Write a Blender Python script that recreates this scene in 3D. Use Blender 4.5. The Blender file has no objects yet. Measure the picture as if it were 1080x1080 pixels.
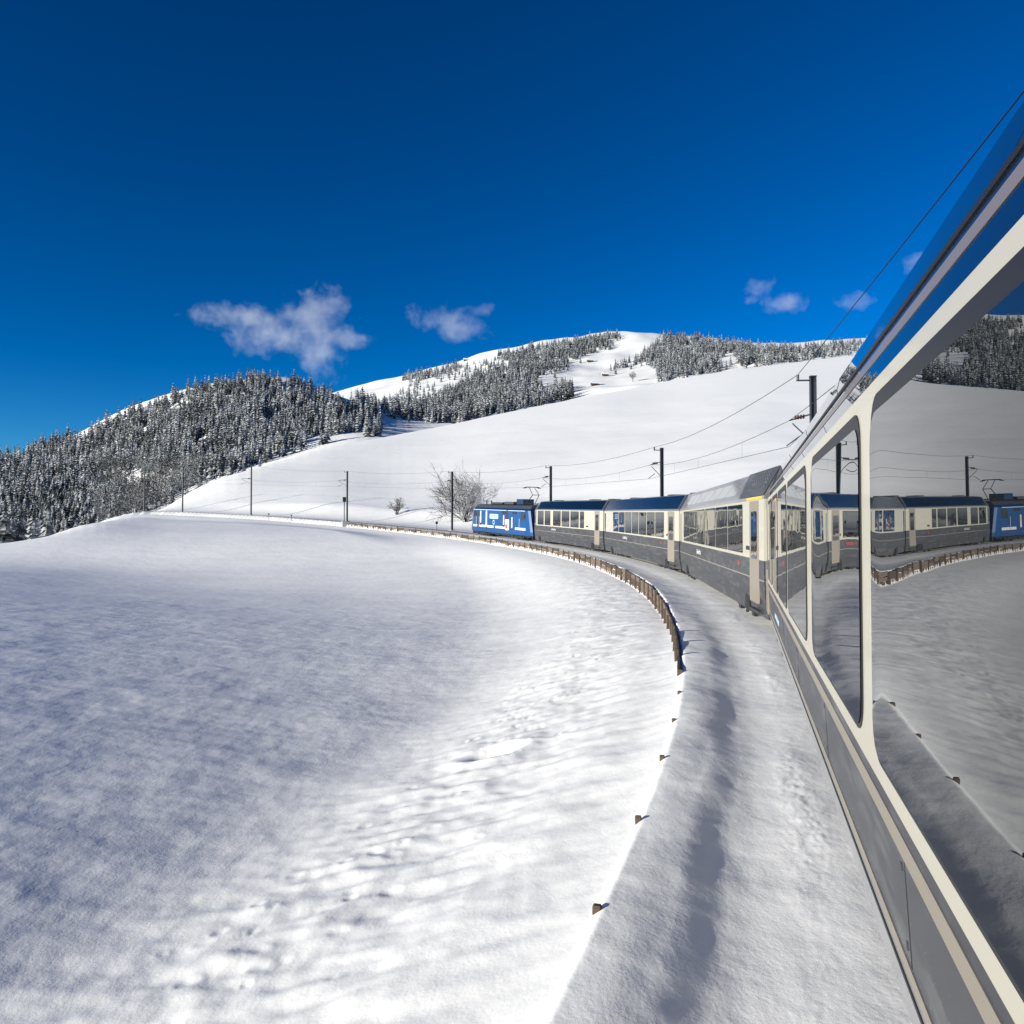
import bpy, bmesh, math, random
import numpy as np
from mathutils import Vector, Matrix

random.seed(7)
rng = np.random.default_rng(11)
R_ = math.radians
scene = bpy.context.scene
C = scene.collection

# ------------------------------------------------------------------ camera
F_PX = 840.0                      # focal length for a 1080 px frame
CAM_H = 2.3                       # above the rail beside the camera
cd = bpy.data.cameras.new('camera')
cd.sensor_fit = 'HORIZONTAL'
cd.sensor_width = 36.0
cd.lens = 36.0 * F_PX / 1080.0
cd.clip_start = 0.05
cd.clip_end = 30000.0
cam = bpy.data.objects.new('camera', cd)
C.objects.link(cam)
cam.location = (0, 0, CAM_H)
cam.rotation_euler = (R_(90 + 1.5), 0, 0)
scene.camera = cam

# ------------------------------------------------------------------ sky and sun
SUN_AZ = Vector((-0.85, -0.52)).normalized()     # horizontal direction towards the sun
SUN_EL = R_(11.5)
world = bpy.data.worlds.new('World')
scene.world = world
world.use_nodes = True
nt = world.node_tree
nt.nodes.clear()
sky = nt.nodes.new('ShaderNodeTexSky')
sky.sky_type = 'NISHITA'
sky.sun_disc = False
sky.sun_elevation = SUN_EL
sky.sun_rotation = math.atan2(SUN_AZ.x, SUN_AZ.y)
sky.altitude = 2600
sky.air_density = 1.0
sky.dust_density = 0.0
sky.ozone_density = 3.0
hs = nt.nodes.new('ShaderNodeHueSaturation')
hs.inputs['Saturation'].default_value = 1.2
hs.inputs['Value'].default_value = 1.0
gm = nt.nodes.new('ShaderNodeGamma')
gm.inputs['Gamma'].default_value = 1.4
nt.links.new(sky.outputs[0], gm.inputs['Color'])
nt.links.new(gm.outputs[0], hs.inputs['Color'])
bg = nt.nodes.new('ShaderNodeBackground')
bg.inputs['Strength'].default_value = 0.057
tint = nt.nodes.new('ShaderNodeMix')
tint.data_type = 'RGBA'
tint.blend_type = 'MULTIPLY'
tint.inputs['Factor'].default_value = 1.0
tint.inputs['B'].default_value = (0.44, 0.73, 0.80, 1)
nt.links.new(hs.outputs[0], tint.inputs['A'])
nt.links.new(tint.outputs['Result'], bg.inputs['Color'])
wo = nt.nodes.new('ShaderNodeOutputWorld')
nt.links.new(bg.outputs[0], wo.inputs['Surface'])

sd = bpy.data.lights.new('sun', 'SUN')
sd.energy = 5.0
sd.angle = R_(0.53)
sd.color = (1.0, 0.945, 0.80)
sun = bpy.data.objects.new('sun', sd)
C.objects.link(sun)
sun_dir = Vector((SUN_AZ.x * math.cos(SUN_EL), SUN_AZ.y * math.cos(SUN_EL), math.sin(SUN_EL)))
sun.rotation_euler = sun_dir.to_track_quat('Z', 'Y').to_euler()
sun.location = sun_dir * 60

vs = scene.view_settings
vs.view_transform = 'Standard'
vs.look = 'None'
vs.gamma = 1.0
vs.use_curve_mapping = False
vs.exposure = 0.70
scene.cycles.max_bounces = 6
scene.cycles.transparent_max_bounces = 8
scene.cycles.volume_bounces = 1
scene.cycles.volume_step_rate = 0.6


# ------------------------------------------------------------------ helpers
def tag(o, label=None, cat=None, group=None, kind=None):
    if label: o['label'] = label
    if cat: o['category'] = cat
    if group: o['group'] = group
    if kind: o['kind'] = kind
    return o


def empty(name, loc=(0, 0, 0), rot=(0, 0, 0)):
    o = bpy.data.objects.new(name, None)
    o.empty_display_size = 0.3
    C.objects.link(o)
    o.location = loc
    o.rotation_euler = rot
    return o


def link_mesh(name, me, parent=None, loc=None, rot=None):
    o = bpy.data.objects.new(name, me)
    C.objects.link(o)
    if parent is not None: o.parent = parent
    if loc is not None: o.location = loc
    if rot is not None: o.rotation_euler = rot
    return o


class MB:
    """collects polygons, then links them as one mesh object"""
    def __init__(self):
        self.v, self.f, self.m = [], [], []

    def poly(self, pts, mi=0):
        b = len(self.v)
        self.v += [tuple(p) for p in pts]
        self.f.append(tuple(range(b, b + len(pts))))
        self.m.append(mi)

    def grid(self, rings, closed=True, caps=True, mi=0):
        """rings: list of equal length point lists"""
        b = len(self.v)
        n = len(rings[0])
        for r in rings: self.v += [tuple(p) for p in r]
        for i in range(len(rings) - 1):
            for j in range(n if closed else n - 1):
                k = (j + 1) % n
                self.f.append((b + i * n + j, b + i * n + k, b + (i + 1) * n + k, b + (i + 1) * n + j))
                self.m.append(mi)
        if caps and closed:
            self.f.append(tuple(b + j for j in reversed(range(n)))); self.m.append(mi)
            self.f.append(tuple(b + (len(rings) - 1) * n + j for j in range(n))); self.m.append(mi)

    def box(self, x0, x1, y0, y1, z0, z1, mi=0):
        self.grid([[(x0, y0, z0), (x0, y1, z0), (x0, y1, z1), (x0, y0, z1)],
                   [(x1, y0, z0), (x1, y1, z0), (x1, y1, z1), (x1, y0, z1)]], mi=mi)

    def tube(self, pts, r, n=6, mi=0, taper=None):
        pts = [Vector(p) for p in pts]
        rings = []
        for i, p in enumerate(pts):
            d = (pts[min(i + 1, len(pts) - 1)] - pts[max(i - 1, 0)]).normalized()
            a = Vector((0, 0, 1)) if abs(d.z) < 0.9 else Vector((1, 0, 0))
            e1 = d.cross(a).normalized()
            e2 = d.cross(e1)
            rr = r if taper is None else r * (1 + (taper - 1) * i / (len(pts) - 1))
            rings.append([p + e1 * (rr * math.cos(2 * math.pi * k / n)) + e2 * (rr * math.sin(2 * math.pi * k / n))
                          for k in range(n)])
        self.grid(rings, mi=mi)

    def mesh(self, name, mats, smooth=False):
        me = bpy.data.meshes.new(name)
        me.from_pydata(self.v, [], self.f)
        for m in (mats if isinstance(mats, (list, tuple)) else [mats]): me.materials.append(m)
        if len(set(self.m)) > 1: me.polygons.foreach_set('material_index', self.m)
        bm = bmesh.new(); bm.from_mesh(me)
        bmesh.ops.recalc_face_normals(bm, faces=bm.faces)
        bm.to_mesh(me); bm.free()
        if smooth: me.polygons.foreach_set('use_smooth', [True] * len(me.polygons))
        me.update()
        return me

    def build(self, name, mats, parent=None, smooth=False, loc=None, rot=None):
        return link_mesh(name, self.mesh(name, mats, smooth), parent, loc, rot)


def bevel(o, w=0.01, seg=2):
    m = o.modifiers.new('bevel', 'BEVEL')
    m.width = w; m.segments = seg; m.limit_method = 'ANGLE'; m.angle_limit = R_(40)
    return o


# ------------------------------------------------------------------ materials
def srgb(r, g, b):
    return tuple(((c / 255) / 12.92 if c / 255 < 0.04045 else ((c / 255 + 0.055) / 1.055) ** 2.4) for c in (r, g, b)) + (1,)


def principled(name, col, rough=0.5, metal=0.0, spec=0.5, coat=0.0, ior=1.5, noise=0.0, nscale=4.0, bump=0.0, bscale=30.0, bdist=0.01):
    m = bpy.data.materials.new(name)
    m.use_nodes = True
    t = m.node_tree
    b = t.nodes['Principled BSDF']
    b.inputs['Base Color'].default_value = col
    b.inputs['Roughness'].default_value = rough
    b.inputs['Metallic'].default_value = metal
    b.inputs['Specular IOR Level'].default_value = spec
    b.inputs['IOR'].default_value = ior
    b.inputs['Coat Weight'].default_value = coat
    b.inputs['Coat Roughness'].default_value = 0.04
    tc = t.nodes.new('ShaderNodeTexCoord')
    if noise > 0:
        n = t.nodes.new('ShaderNodeTexNoise')
        n.inputs['Scale'].default_value = nscale
        n.inputs['Detail'].default_value = 6
        t.links.new(tc.outputs['Object'], n.inputs['Vector'])
        mr = t.nodes.new('ShaderNodeMapRange')
        mr.inputs['To Min'].default_value = 1 - noise
        mr.inputs['To Max'].default_value = 1 + noise
        t.links.new(n.outputs['Fac'], mr.inputs['Value'])
        mx = t.nodes.new('ShaderNodeMix'); mx.data_type = 'RGBA'; mx.blend_type = 'MULTIPLY'
        mx.inputs['Factor'].default_value = 1.0
        mx.inputs['A'].default_value = col
        t.links.new(mr.outputs[0], mx.inputs['B'])
        t.links.new(mx.outputs['Result'], b.inputs['Base Color'])
    if bump > 0:
        n2 = t.nodes.new('ShaderNodeTexNoise')
        n2.inputs['Scale'].default_value = bscale
        n2.inputs['Detail'].default_value = 4
        t.links.new(tc.outputs['Object'], n2.inputs['Vector'])
        bp = t.nodes.new('ShaderNodeBump')
        bp.inputs['Strength'].default_value = bump
        bp.inputs['Distance'].default_value = bdist
        t.links.new(n2.outputs['Fac'], bp.inputs['Height'])
        t.links.new(bp.outputs[0], b.inputs['Normal'])
    return m


def snow_material():
    m = bpy.data.materials.new('snow')
    m.use_nodes = True
    t = m.node_tree
    b = t.nodes['Principled BSDF']
    b.inputs['Base Color'].default_value = (0.87, 0.87, 0.87, 1)
    b.inputs['Roughness'].default_value = 0.55
    b.inputs['Specular IOR Level'].default_value = 0.25
    tc = t.nodes.new('ShaderNodeTexCoord')

    def noise(scale, detail, sx=1, sy=1, rz=0.0):
        mp = t.nodes.new('ShaderNodeMapping')
        mp.inputs['Scale'].default_value = (sx, sy, 1)
        mp.inputs['Rotation'].default_value = (0, 0, rz)
        t.links.new(tc.outputs['Object'], mp.inputs['Vector'])
        n = t.nodes.new('ShaderNodeTexNoise')
        n.inputs['Scale'].default_value = scale
        n.inputs['Detail'].default_value = detail
        n.inputs['Roughness'].default_value = 0.6
        t.links.new(mp.outputs[0], n.inputs['Vector'])
        return n.outputs['Fac']
    prev = None
    for fac, strength, dist in ((noise(130, 2), 0.3, 0.0025), (noise(37, 3), 0.3, 0.006), (noise(3.1, 4, 1.0, 0.6, 0.5), 0.4, 0.03), (noise(0.55, 4), 0.4, 0.08), (noise(0.11, 4, 1.0, 1.6), 0.4, 0.35)):
        bp = t.nodes.new('ShaderNodeBump')
        bp.inputs['Strength'].default_value = strength
        bp.inputs['Distance'].default_value = dist
        t.links.new(fac, bp.inputs['Height'])
        if prev is not None: t.links.new(prev.outputs[0], bp.inputs['Normal'])
        prev = bp
    t.links.new(prev.outputs[0], b.inputs['Normal'])
    return m


def frosted_material(name, dark, snow_lo, snow_hi, snowcol=(0.58, 0.60, 0.63, 1), nscale=1.2, thr=(0.42, 0.58)):
    """plant surface carrying snow on faces that look up, broken up by noise"""
    m = bpy.data.materials.new(name)
    m.use_nodes = True
    t = m.node_tree
    b = t.nodes['Principled BSDF']
    b.inputs['Roughness'].default_value = 0.8
    b.inputs['Specular IOR Level'].default_value = 0.2
    g = t.nodes.new('ShaderNodeNewGeometry')
    tc = t.nodes.new('ShaderNodeTexCoord')
    n = t.nodes.new('ShaderNodeTexNoise')
    n.inputs['Scale'].default_value = nscale
    n.inputs['Detail'].default_value = 3
    t.links.new(g.outputs['Position'], n.inputs['Vector'])
    r1 = t.nodes.new('ShaderNodeMapRange')
    r1.inputs['From Min'].default_value = thr[0]; r1.inputs['From Max'].default_value = thr[1]
    n3 = t.nodes.new('ShaderNodeTexNoise')
    n3.inputs['Scale'].default_value = 0.045
    n3.inputs['Detail'].default_value = 4
    t.links.new(g.outputs['Position'], n3.inputs['Vector'])
    sm = t.nodes.new('ShaderNodeMath'); sm.operation = 'MULTIPLY_ADD'; sm.inputs[1].default_value = 0.55; sm.inputs[2].default_value = -0.275
    t.links.new(n3.outputs['Fac'], sm.inputs[0])
    ad = t.nodes.new('ShaderNodeMath'); ad.operation = 'ADD'
    t.links.new(n.outputs['Fac'], ad.inputs[0]); t.links.new(sm.outputs[0], ad.inputs[1])
    t.links.new(ad.outputs[0], r1.inputs['Value'])
    sx = t.nodes.new('ShaderNodeSeparateXYZ')
    t.links.new(g.outputs['Normal'], sx.inputs[0])
    ab = t.nodes.new('ShaderNodeMath'); ab.operation = 'ABSOLUTE'
    t.links.new(sx.outputs['Z'], ab.inputs[0])
    r2 = t.nodes.new('ShaderNodeMapRange')
    r2.inputs['From Min'].default_value = snow_lo; r2.inputs['From Max'].default_value = snow_hi
    t.links.new(ab.outputs[0], r2.inputs['Value'])
    mu = t.nodes.new('ShaderNodeMath'); mu.operation = 'MULTIPLY'
    t.links.new(r1.outputs[0], mu.inputs[0]); t.links.new(r2.outputs[0], mu.inputs[1])
    mx = t.nodes.new('ShaderNodeMix'); mx.data_type = 'RGBA'
    mx.inputs['A'].default_value = dark
    mx.inputs['B'].default_value = snowcol
    t.links.new(mu.outputs[0], mx.inputs['Factor'])
    t.links.new(mx.outputs['Result'], b.inputs['Base Color'])
    return m


def glass_material(name, tint, ior=1.9, rough=0.0, bump=0.0):
    m = bpy.data.materials.new(name)
    m.use_nodes = True
    t = m.node_tree
    b = t.nodes['Principled BSDF']
    b.inputs['Base Color'].default_value = tint
    b.inputs['Roughness'].default_value = rough
    b.inputs['IOR'].default_value = ior
    b.inputs['Specular IOR Level'].default_value = 0.5
    if bump:
        tc = t.nodes.new('ShaderNodeTexCoord')
        n = t.nodes.new('ShaderNodeTexNoise'); n.inputs['Scale'].default_value = 1.3; n.inputs['Detail'].default_value = 1
        t.links.new(tc.outputs['Object'], n.inputs['Vector'])
        bp = t.nodes.new('ShaderNodeBump'); bp.inputs['Strength'].default_value = 1.0; bp.inputs['Distance'].default_value = bump
        t.links.new(n.outputs['Fac'], bp.inputs['Height']); t.links.new(bp.outputs[0], b.inputs['Normal'])
    return m


def add_spray(m, zlo, zhi, amount, scale=90.0):
    """frozen spray: small pale flecks and faint streaks, thicker towards the rail"""
    t = m.node_tree; b = t.nodes['Principled BSDF']
    src = b.inputs['Base Color'].links[0].from_socket
    tc = t.nodes.new('ShaderNodeTexCoord')
    n = t.nodes.new('ShaderNodeTexNoise'); n.inputs['Scale'].default_value = scale; n.inputs['Detail'].default_value = 3
    t.links.new(tc.outputs['Object'], n.inputs['Vector'])
    mp = t.nodes.new('ShaderNodeMapping'); mp.inputs['Scale'].default_value = (1.2, 1.2, 6.0)
    t.links.new(tc.outputs['Object'], mp.inputs['Vector'])
    n2 = t.nodes.new('ShaderNodeTexNoise'); n2.inputs['Scale'].default_value = 1.6; n2.inputs['Detail'].default_value = 7
    t.links.new(mp.outputs[0], n2.inputs['Vector'])
    sx = t.nodes.new('ShaderNodeSeparateXYZ'); t.links.new(tc.outputs['Object'], sx.inputs[0])
    h = t.nodes.new('ShaderNodeMapRange'); h.inputs['From Min'].default_value = zlo; h.inputs['From Max'].default_value = zhi
    h.inputs['To Min'].default_value = .66; h.inputs['To Max'].default_value = .80
    t.links.new(sx.outputs['Z'], h.inputs['Value'])
    sb = t.nodes.new('ShaderNodeMath'); sb.operation = 'SUBTRACT'; t.links.new(n.outputs['Fac'], sb.inputs[0]); t.links.new(h.outputs[0], sb.inputs[1])
    r = t.nodes.new('ShaderNodeMapRange'); r.inputs['From Min'].default_value = 0; r.inputs['From Max'].default_value = .04; r.inputs['To Max'].default_value = amount
    t.links.new(sb.outputs[0], r.inputs['Value'])
    r2 = t.nodes.new('ShaderNodeMapRange'); r2.inputs['From Min'].default_value = .5; r2.inputs['From Max'].default_value = .8; r2.inputs['To Max'].default_value = .16
    t.links.new(n2.outputs['Fac'], r2.inputs['Value'])
    mxx = t.nodes.new('ShaderNodeMath'); mxx.operation = 'MAXIMUM'; t.links.new(r.outputs[0], mxx.inputs[0]); t.links.new(r2.outputs[0], mxx.inputs[1])
    mx = t.nodes.new('ShaderNodeMix'); mx.data_type = 'RGBA'
    t.links.new(mxx.outputs[0], mx.inputs['Factor']); t.links.new(src, mx.inputs['A']); mx.inputs['B'].default_value = (.5, .5, .51, 1)
    t.links.new(mx.outputs['Result'], b.inputs['Base Color'])


M = {}
M['snow'] = snow_material()
M['snowcap'] = principled('snow_cap', (0.87, 0.875, 0.89, 1), 0.6, bump=0.5, bscale=8, bdist=0.05)
M['spruce'] = frosted_material('frosted_spruce', (0.040, 0.050, 0.048, 1), 0.15, 0.75, nscale=0.55, thr=(.40, .62))
M['bark'] = principled('bark', (0.05, 0.038, 0.03, 1), 0.9, bump=0.6, bscale=12)
M['twig'] = frosted_material('frosted_twig', (0.045, 0.036, 0.030, 1), 0.2, 0.7, nscale=5.0, thr=(0.40, 0.56))
M['twig2'] = frosted_material('frosted_birch', (0.085, 0.07, 0.06, 1), 0.1, 0.6, nscale=0.8, thr=(0.4, 0.6))
M['paint_grey'] = principled('grey_paint', (0.045, 0.046, 0.053, 1), 0.42, spec=.3, coat=0.08, noise=0.22, nscale=2.2)
M['paint_dark'] = principled('dark_grey_paint', (0.045, 0.046, 0.052, 1), 0.42, spec=.3, coat=0.05, noise=0.08, nscale=2)
add_spray(M['paint_grey'], .7, 1.5, .8)
add_spray(M['paint_dark'], .3, 1.3, .7)
M['cream'] = principled('cream_paint', (0.44, 0.42, 0.35, 1), 0.35, coat=0.15, noise=0.03, nscale=2)
M['tan'] = principled('tan_paint', (0.23, 0.205, 0.165, 1), 0.4, coat=0.1, noise=0.04)
M['stripe'] = principled('dull_stripe_paint', (0.17, 0.15, 0.15, 1), 0.4, coat=0.15)
M['roof_grey'] = principled('roof_grey_metal', (0.26, 0.26, 0.275, 1), 0.28, metal=0.5, coat=0.4, noise=0.05)
M['roof_dark'] = principled('roof_dark_metal', (0.05, 0.053, 0.06, 1), 0.4, coat=0.2)
M['glass'] = glass_material('window_glass', (0.006, 0.0075, 0.009, 1), 1.68, bump=.0012)
M['glass_far'] = glass_material('window_glass_plain', (0.006, 0.0075, 0.009, 1), 1.85, bump=0.004)
M['roof_glass'] = glass_material('roof_glass', (0.004, 0.012, 0.028, 1), 2.1)
M['roof_glass_far'] = glass_material('navy_roof_glass', (0.003, 0.007, 0.014, 1), 1.33, rough=.12)
M['skirt'] = principled('skirt_reflection_paint', (0.24, 0.245, 0.26, 1), 0.3, spec=.5, coat=0.3, noise=0.12, nscale=3)  # pale tone paints in the snow mirrored by the tucked-under skirt
add_spray(M['skirt'], .3, .9, .9)
M['roof_glass_pale'] = glass_material('pale_roof_glass', (0.20, 0.21, 0.225, 1), 1.7, rough=0.05)
M['rubber'] = principled('black_rubber', (0.012, 0.012, 0.013, 1), 0.5)
M['black'] = principled('black_metal', (0.018, 0.018, 0.02, 1), 0.45)
M['steel'] = principled('grey_steel', (0.055, 0.06, 0.065, 1), 0.5, metal=0.4, noise=0.15, nscale=6)
M['rail'] = principled('rail_steel', (0.10, 0.085, 0.075, 1), 0.4, metal=0.6)
M['wood'] = principled('weathered_wood', (0.058, 0.040, 0.027, 1), 0.85, noise=0.35, nscale=7, bump=0.5, bscale=25)
M['wood_pale'] = principled('pale_plank_wood', (0.125, 0.095, 0.072, 1), 0.85, noise=0.35, nscale=6, bump=0.5, bscale=25)
M['hut'] = principled('dark_hut_wood', (0.05, 0.032, 0.022, 1), 0.9, noise=0.3, nscale=3)
M['wire'] = principled('copper_wire', (0.02, 0.018, 0.017, 1), 0.5, metal=0.3)
M['insul'] = principled('brown_insulator', (0.06, 0.03, 0.02, 1), 0.3)
M['loco_blue'] = principled('blue_paint', (0.003, 0.055, 0.19, 1), 0.35, coat=0.2, noise=0.06, nscale=1.5)
M['loco_dark'] = principled('dark_blue_paint', (0.005, 0.02, 0.07, 1), 0.3, coat=0.4)
M['white'] = principled('white_paint', (0.62, 0.62, 0.62, 1), 0.4)
M['paleblue'] = principled('pale_blue_paint', (0.42, 0.58, 0.78, 1), 0.4)
M['bottle'] = principled('brown_print', (0.06, 0.018, 0.008, 1), 0.35)
M['gold'] = principled('gold_print', (0.55, 0.38, 0.12, 1), 0.4)
M['red'] = principled('red_print', (0.32, 0.03, 0.03, 1), 0.4)
M['yellow'] = principled('yellow_line', (0.75, 0.43, 0.03, 1), 0.4)
M['concrete'] = principled('concrete', (0.36, 0.35, 0.33, 1), 0.9, noise=0.15)


# ------------------------------------------------------------------ the railway line (plan and height)
def unit(h): return np.array([math.sin(R_(h)), math.cos(R_(h))])
def latv(h): return np.array([math.cos(R_(h)), -math.sin(R_(h))])     # to the right of the heading

SIDE = 0.55          # camera to the side of its own coach
HALF = 1.35          # half width of a coach
T_END = 18.2
HEADS = (15.9, 6.3, -3.9, -14.0, -24.0)
PITCHES = (19.6, 18.9, 18.9, 18.9, 16.2)
ZR = [0.06, 0.30, 0.80, 1.42, 2.08]
P = [unit(HEADS[0]) * T_END + latv(HEADS[0]) * (SIDE + HALF)]
for h_, l_ in zip(HEADS[1:], PITCHES[1:]): P.append(P[-1] + unit(h_) * l_)

RAD = 107.0
TH0 = HEADS[0]
P_MID = unit(TH0) * (T_END - 9.4) + latv(TH0) * (SIDE + HALF + 0.19)
CEN = P_MID - latv(TH0) * RAD
S_BACK, S_FRONT = -26.0, RAD * R_(TH0 + 58.0)

def heading(s):
    s = np.clip(s, S_BACK, S_FRONT)
    return TH0 - np.degrees(s / RAD)

def track_pt(s, w=0.0):
    """plan position at arc length s, w metres to the left"""
    sc = min(max(s, S_BACK), S_FRONT)
    h = float(heading(sc))
    p = CEN + latv(h) * (RAD - w)
    return p + unit(h) * (s - sc)

S_K = np.array([-80, -10, 8.8, 27.7, 46.6, 65.5, 81.7, 96, 116, 138, 160, 185, 260, 400.])
Z_K = np.array([0, 0, .06, .30, .80, 1.42, 2.08, 2.75, 3.85, 5.0, 5.9, 6.6, 8.0, 9.0])
def pchip(xk, yk, x):
    xk = np.asarray(xk, float); yk = np.asarray(yk, float)
    h = np.diff(xk); d = np.diff(yk) / h
    m = np.zeros_like(yk)
    for i in range(1, len(xk) - 1):
        if d[i - 1] * d[i] > 0:
            w1, w2 = 2 * h[i] + h[i - 1], h[i] + 2 * h[i - 1]
            m[i] = (w1 + w2) / (w1 / d[i - 1] + w2 / d[i])
    m[0], m[-1] = d[0], d[-1]
    x = np.clip(x, xk[0], xk[-1])
    i = np.clip(np.searchsorted(xk, x, side='right') - 1, 0, len(xk) - 2)
    t = (x - xk[i]) / h[i]
    return ((2*t**3-3*t**2+1)*yk[i] + (t**3-2*t**2+t)*h[i]*m[i] + (-2*t**3+3*t**2)*yk[i+1] + (t**3-t**2)*h[i]*m[i+1])

def track_z(s): return pchip(S_K, Z_K, np.asarray(s, float))

def track_coords(X, Y):
    dx, dy = X - CEN[0], Y - CEN[1]
    r = np.hypot(dx, dy)
    phi = np.degrees(np.arctan2(-dy, dx))
    s = RAD * np.radians(TH0 - phi)
    w = RAD - r
    for lim, sg in ((S_BACK, -1), (S_FRONT, 1)):
        h = float(heading(lim)); p = CEN + latv(h) * RAD; u = unit(h); n = latv(h)
        ds = (X - p[0]) * u[0] + (Y - p[1]) * u[1]
        ww = -((X - p[0]) * n[0] + (Y - p[1]) * n[1])
        near = (np.abs(ww) < 60)
        m = (ds > 0) if sg > 0 else (ds < 0)
        m = m & near & ((s > lim) if sg > 0 else ((s < lim)))
        s = np.where(m, lim + ds, s); w = np.where(m, ww, w)
    return s, w


# ------------------------------------------------------------------ terrain height
def smooth(a, b, x):
    t = np.clip((x - a) / (b - a), 0, 1)
    return t * t * (3 - 2 * t)

_perm = rng.permutation(256)
_grad = rng.normal(size=(256, 2)); _grad /= np.linalg.norm(_grad, axis=1)[:, None]
def perlin(x, y):
    xi, yi = np.floor(x).astype(int), np.floor(y).astype(int)
    xf, yf = x - xi, y - yi
    def g(ix, iy, fx, fy):
        k = _perm[(_perm[ix & 255] + iy) & 255]
        return _grad[k, 0] * fx + _grad[k, 1] * fy
    u = xf**3 * (xf * (xf * 6 - 15) + 10); v = yf**3 * (yf * (yf * 6 - 15) + 10)
    a = g(xi, yi, xf, yf); b = g(xi + 1, yi, xf - 1, yf); c = g(xi, yi + 1, xf, yf - 1); d = g(xi + 1, yi + 1, xf - 1, yf - 1)
    return (a + u * (b - a)) + v * ((c + u * (d - c)) - (a + u * (b - a)))

FIELD = np.array([
    (-2, -15, .9), (-14, -15, 2.4), (-35, -15, 4.4), (-60, -15, 6.4),
    (-2, 3, -.62), (-8, 2, .1), (-16, 0, 1.05), (-30, 0, 2.5), (-55, 0, 4.1),
    (-1, 12, -1.02), (-7, 12, -.72), (-16, 12, .05), (-32, 14, 1.2), (-60, 15, 2.3),
    (2, 22, -1.1), (-5, 24, -1.2), (-14, 26, -.85), (-30, 28, .05), (-60, 30, 1.6),
    (3, 38, -.95), (-6, 40, -1.5), (-18, 42, -1.42), (-36, 45, -.55), (-60, 50, .8),
    (0, 55, -.6), (-10, 56, -1.3), (-24, 58, -1.6), (-45, 62, -.7),
    (-6, 70, .05), (-18, 72, -.85), (-34, 75, -1.2), (-58, 80, -.4),
    (-16, 86, .9), (-32, 90, .6), (-52, 95, .9), (-75, 95, .6), (-100, 80, -1),
    (-30, 105, 2.8), (-50, 112, 3.2), (-85, 115, 0.2),
    (16, 5, .5), (20, 25, 1.5), (17, 45, 2.6), (35, 10, 2.0), (40, 40, 4), (30, 70, 6.0), (10, 85, 3.6), (15, -15, .2)], float)
def _tps(r2): return np.where(r2 > 0, r2 * np.log(np.maximum(r2, 1e-9)), 0.0)
_n = len(FIELD)
_A = np.zeros((_n + 3, _n + 3))
_d = FIELD[:, None, :2] / 50 - FIELD[None, :, :2] / 50
_A[:_n, :_n] = _tps((_d**2).sum(-1)) + np.eye(_n) * 2e-3
_A[:_n, _n] = 1; _A[:_n, _n+1:] = FIELD[:, :2] / 50; _A[_n:, :_n] = _A[:_n, _n:].T
_W = np.linalg.solve(_A, np.concatenate([FIELD[:, 2], np.zeros(3)]))
def field_z(X, Y):
    x = np.clip(X, -100, 45) / 50; y = np.clip(Y, -20, 118) / 50
    z = _W[_n] + _W[_n+1] * x + _W[_n+2] * y
    for i in range(_n): z = z + _W[i] * _tps((x - FIELD[i, 0] / 50)**2 + (y - FIELD[i, 1] / 50)**2)
    return z

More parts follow.
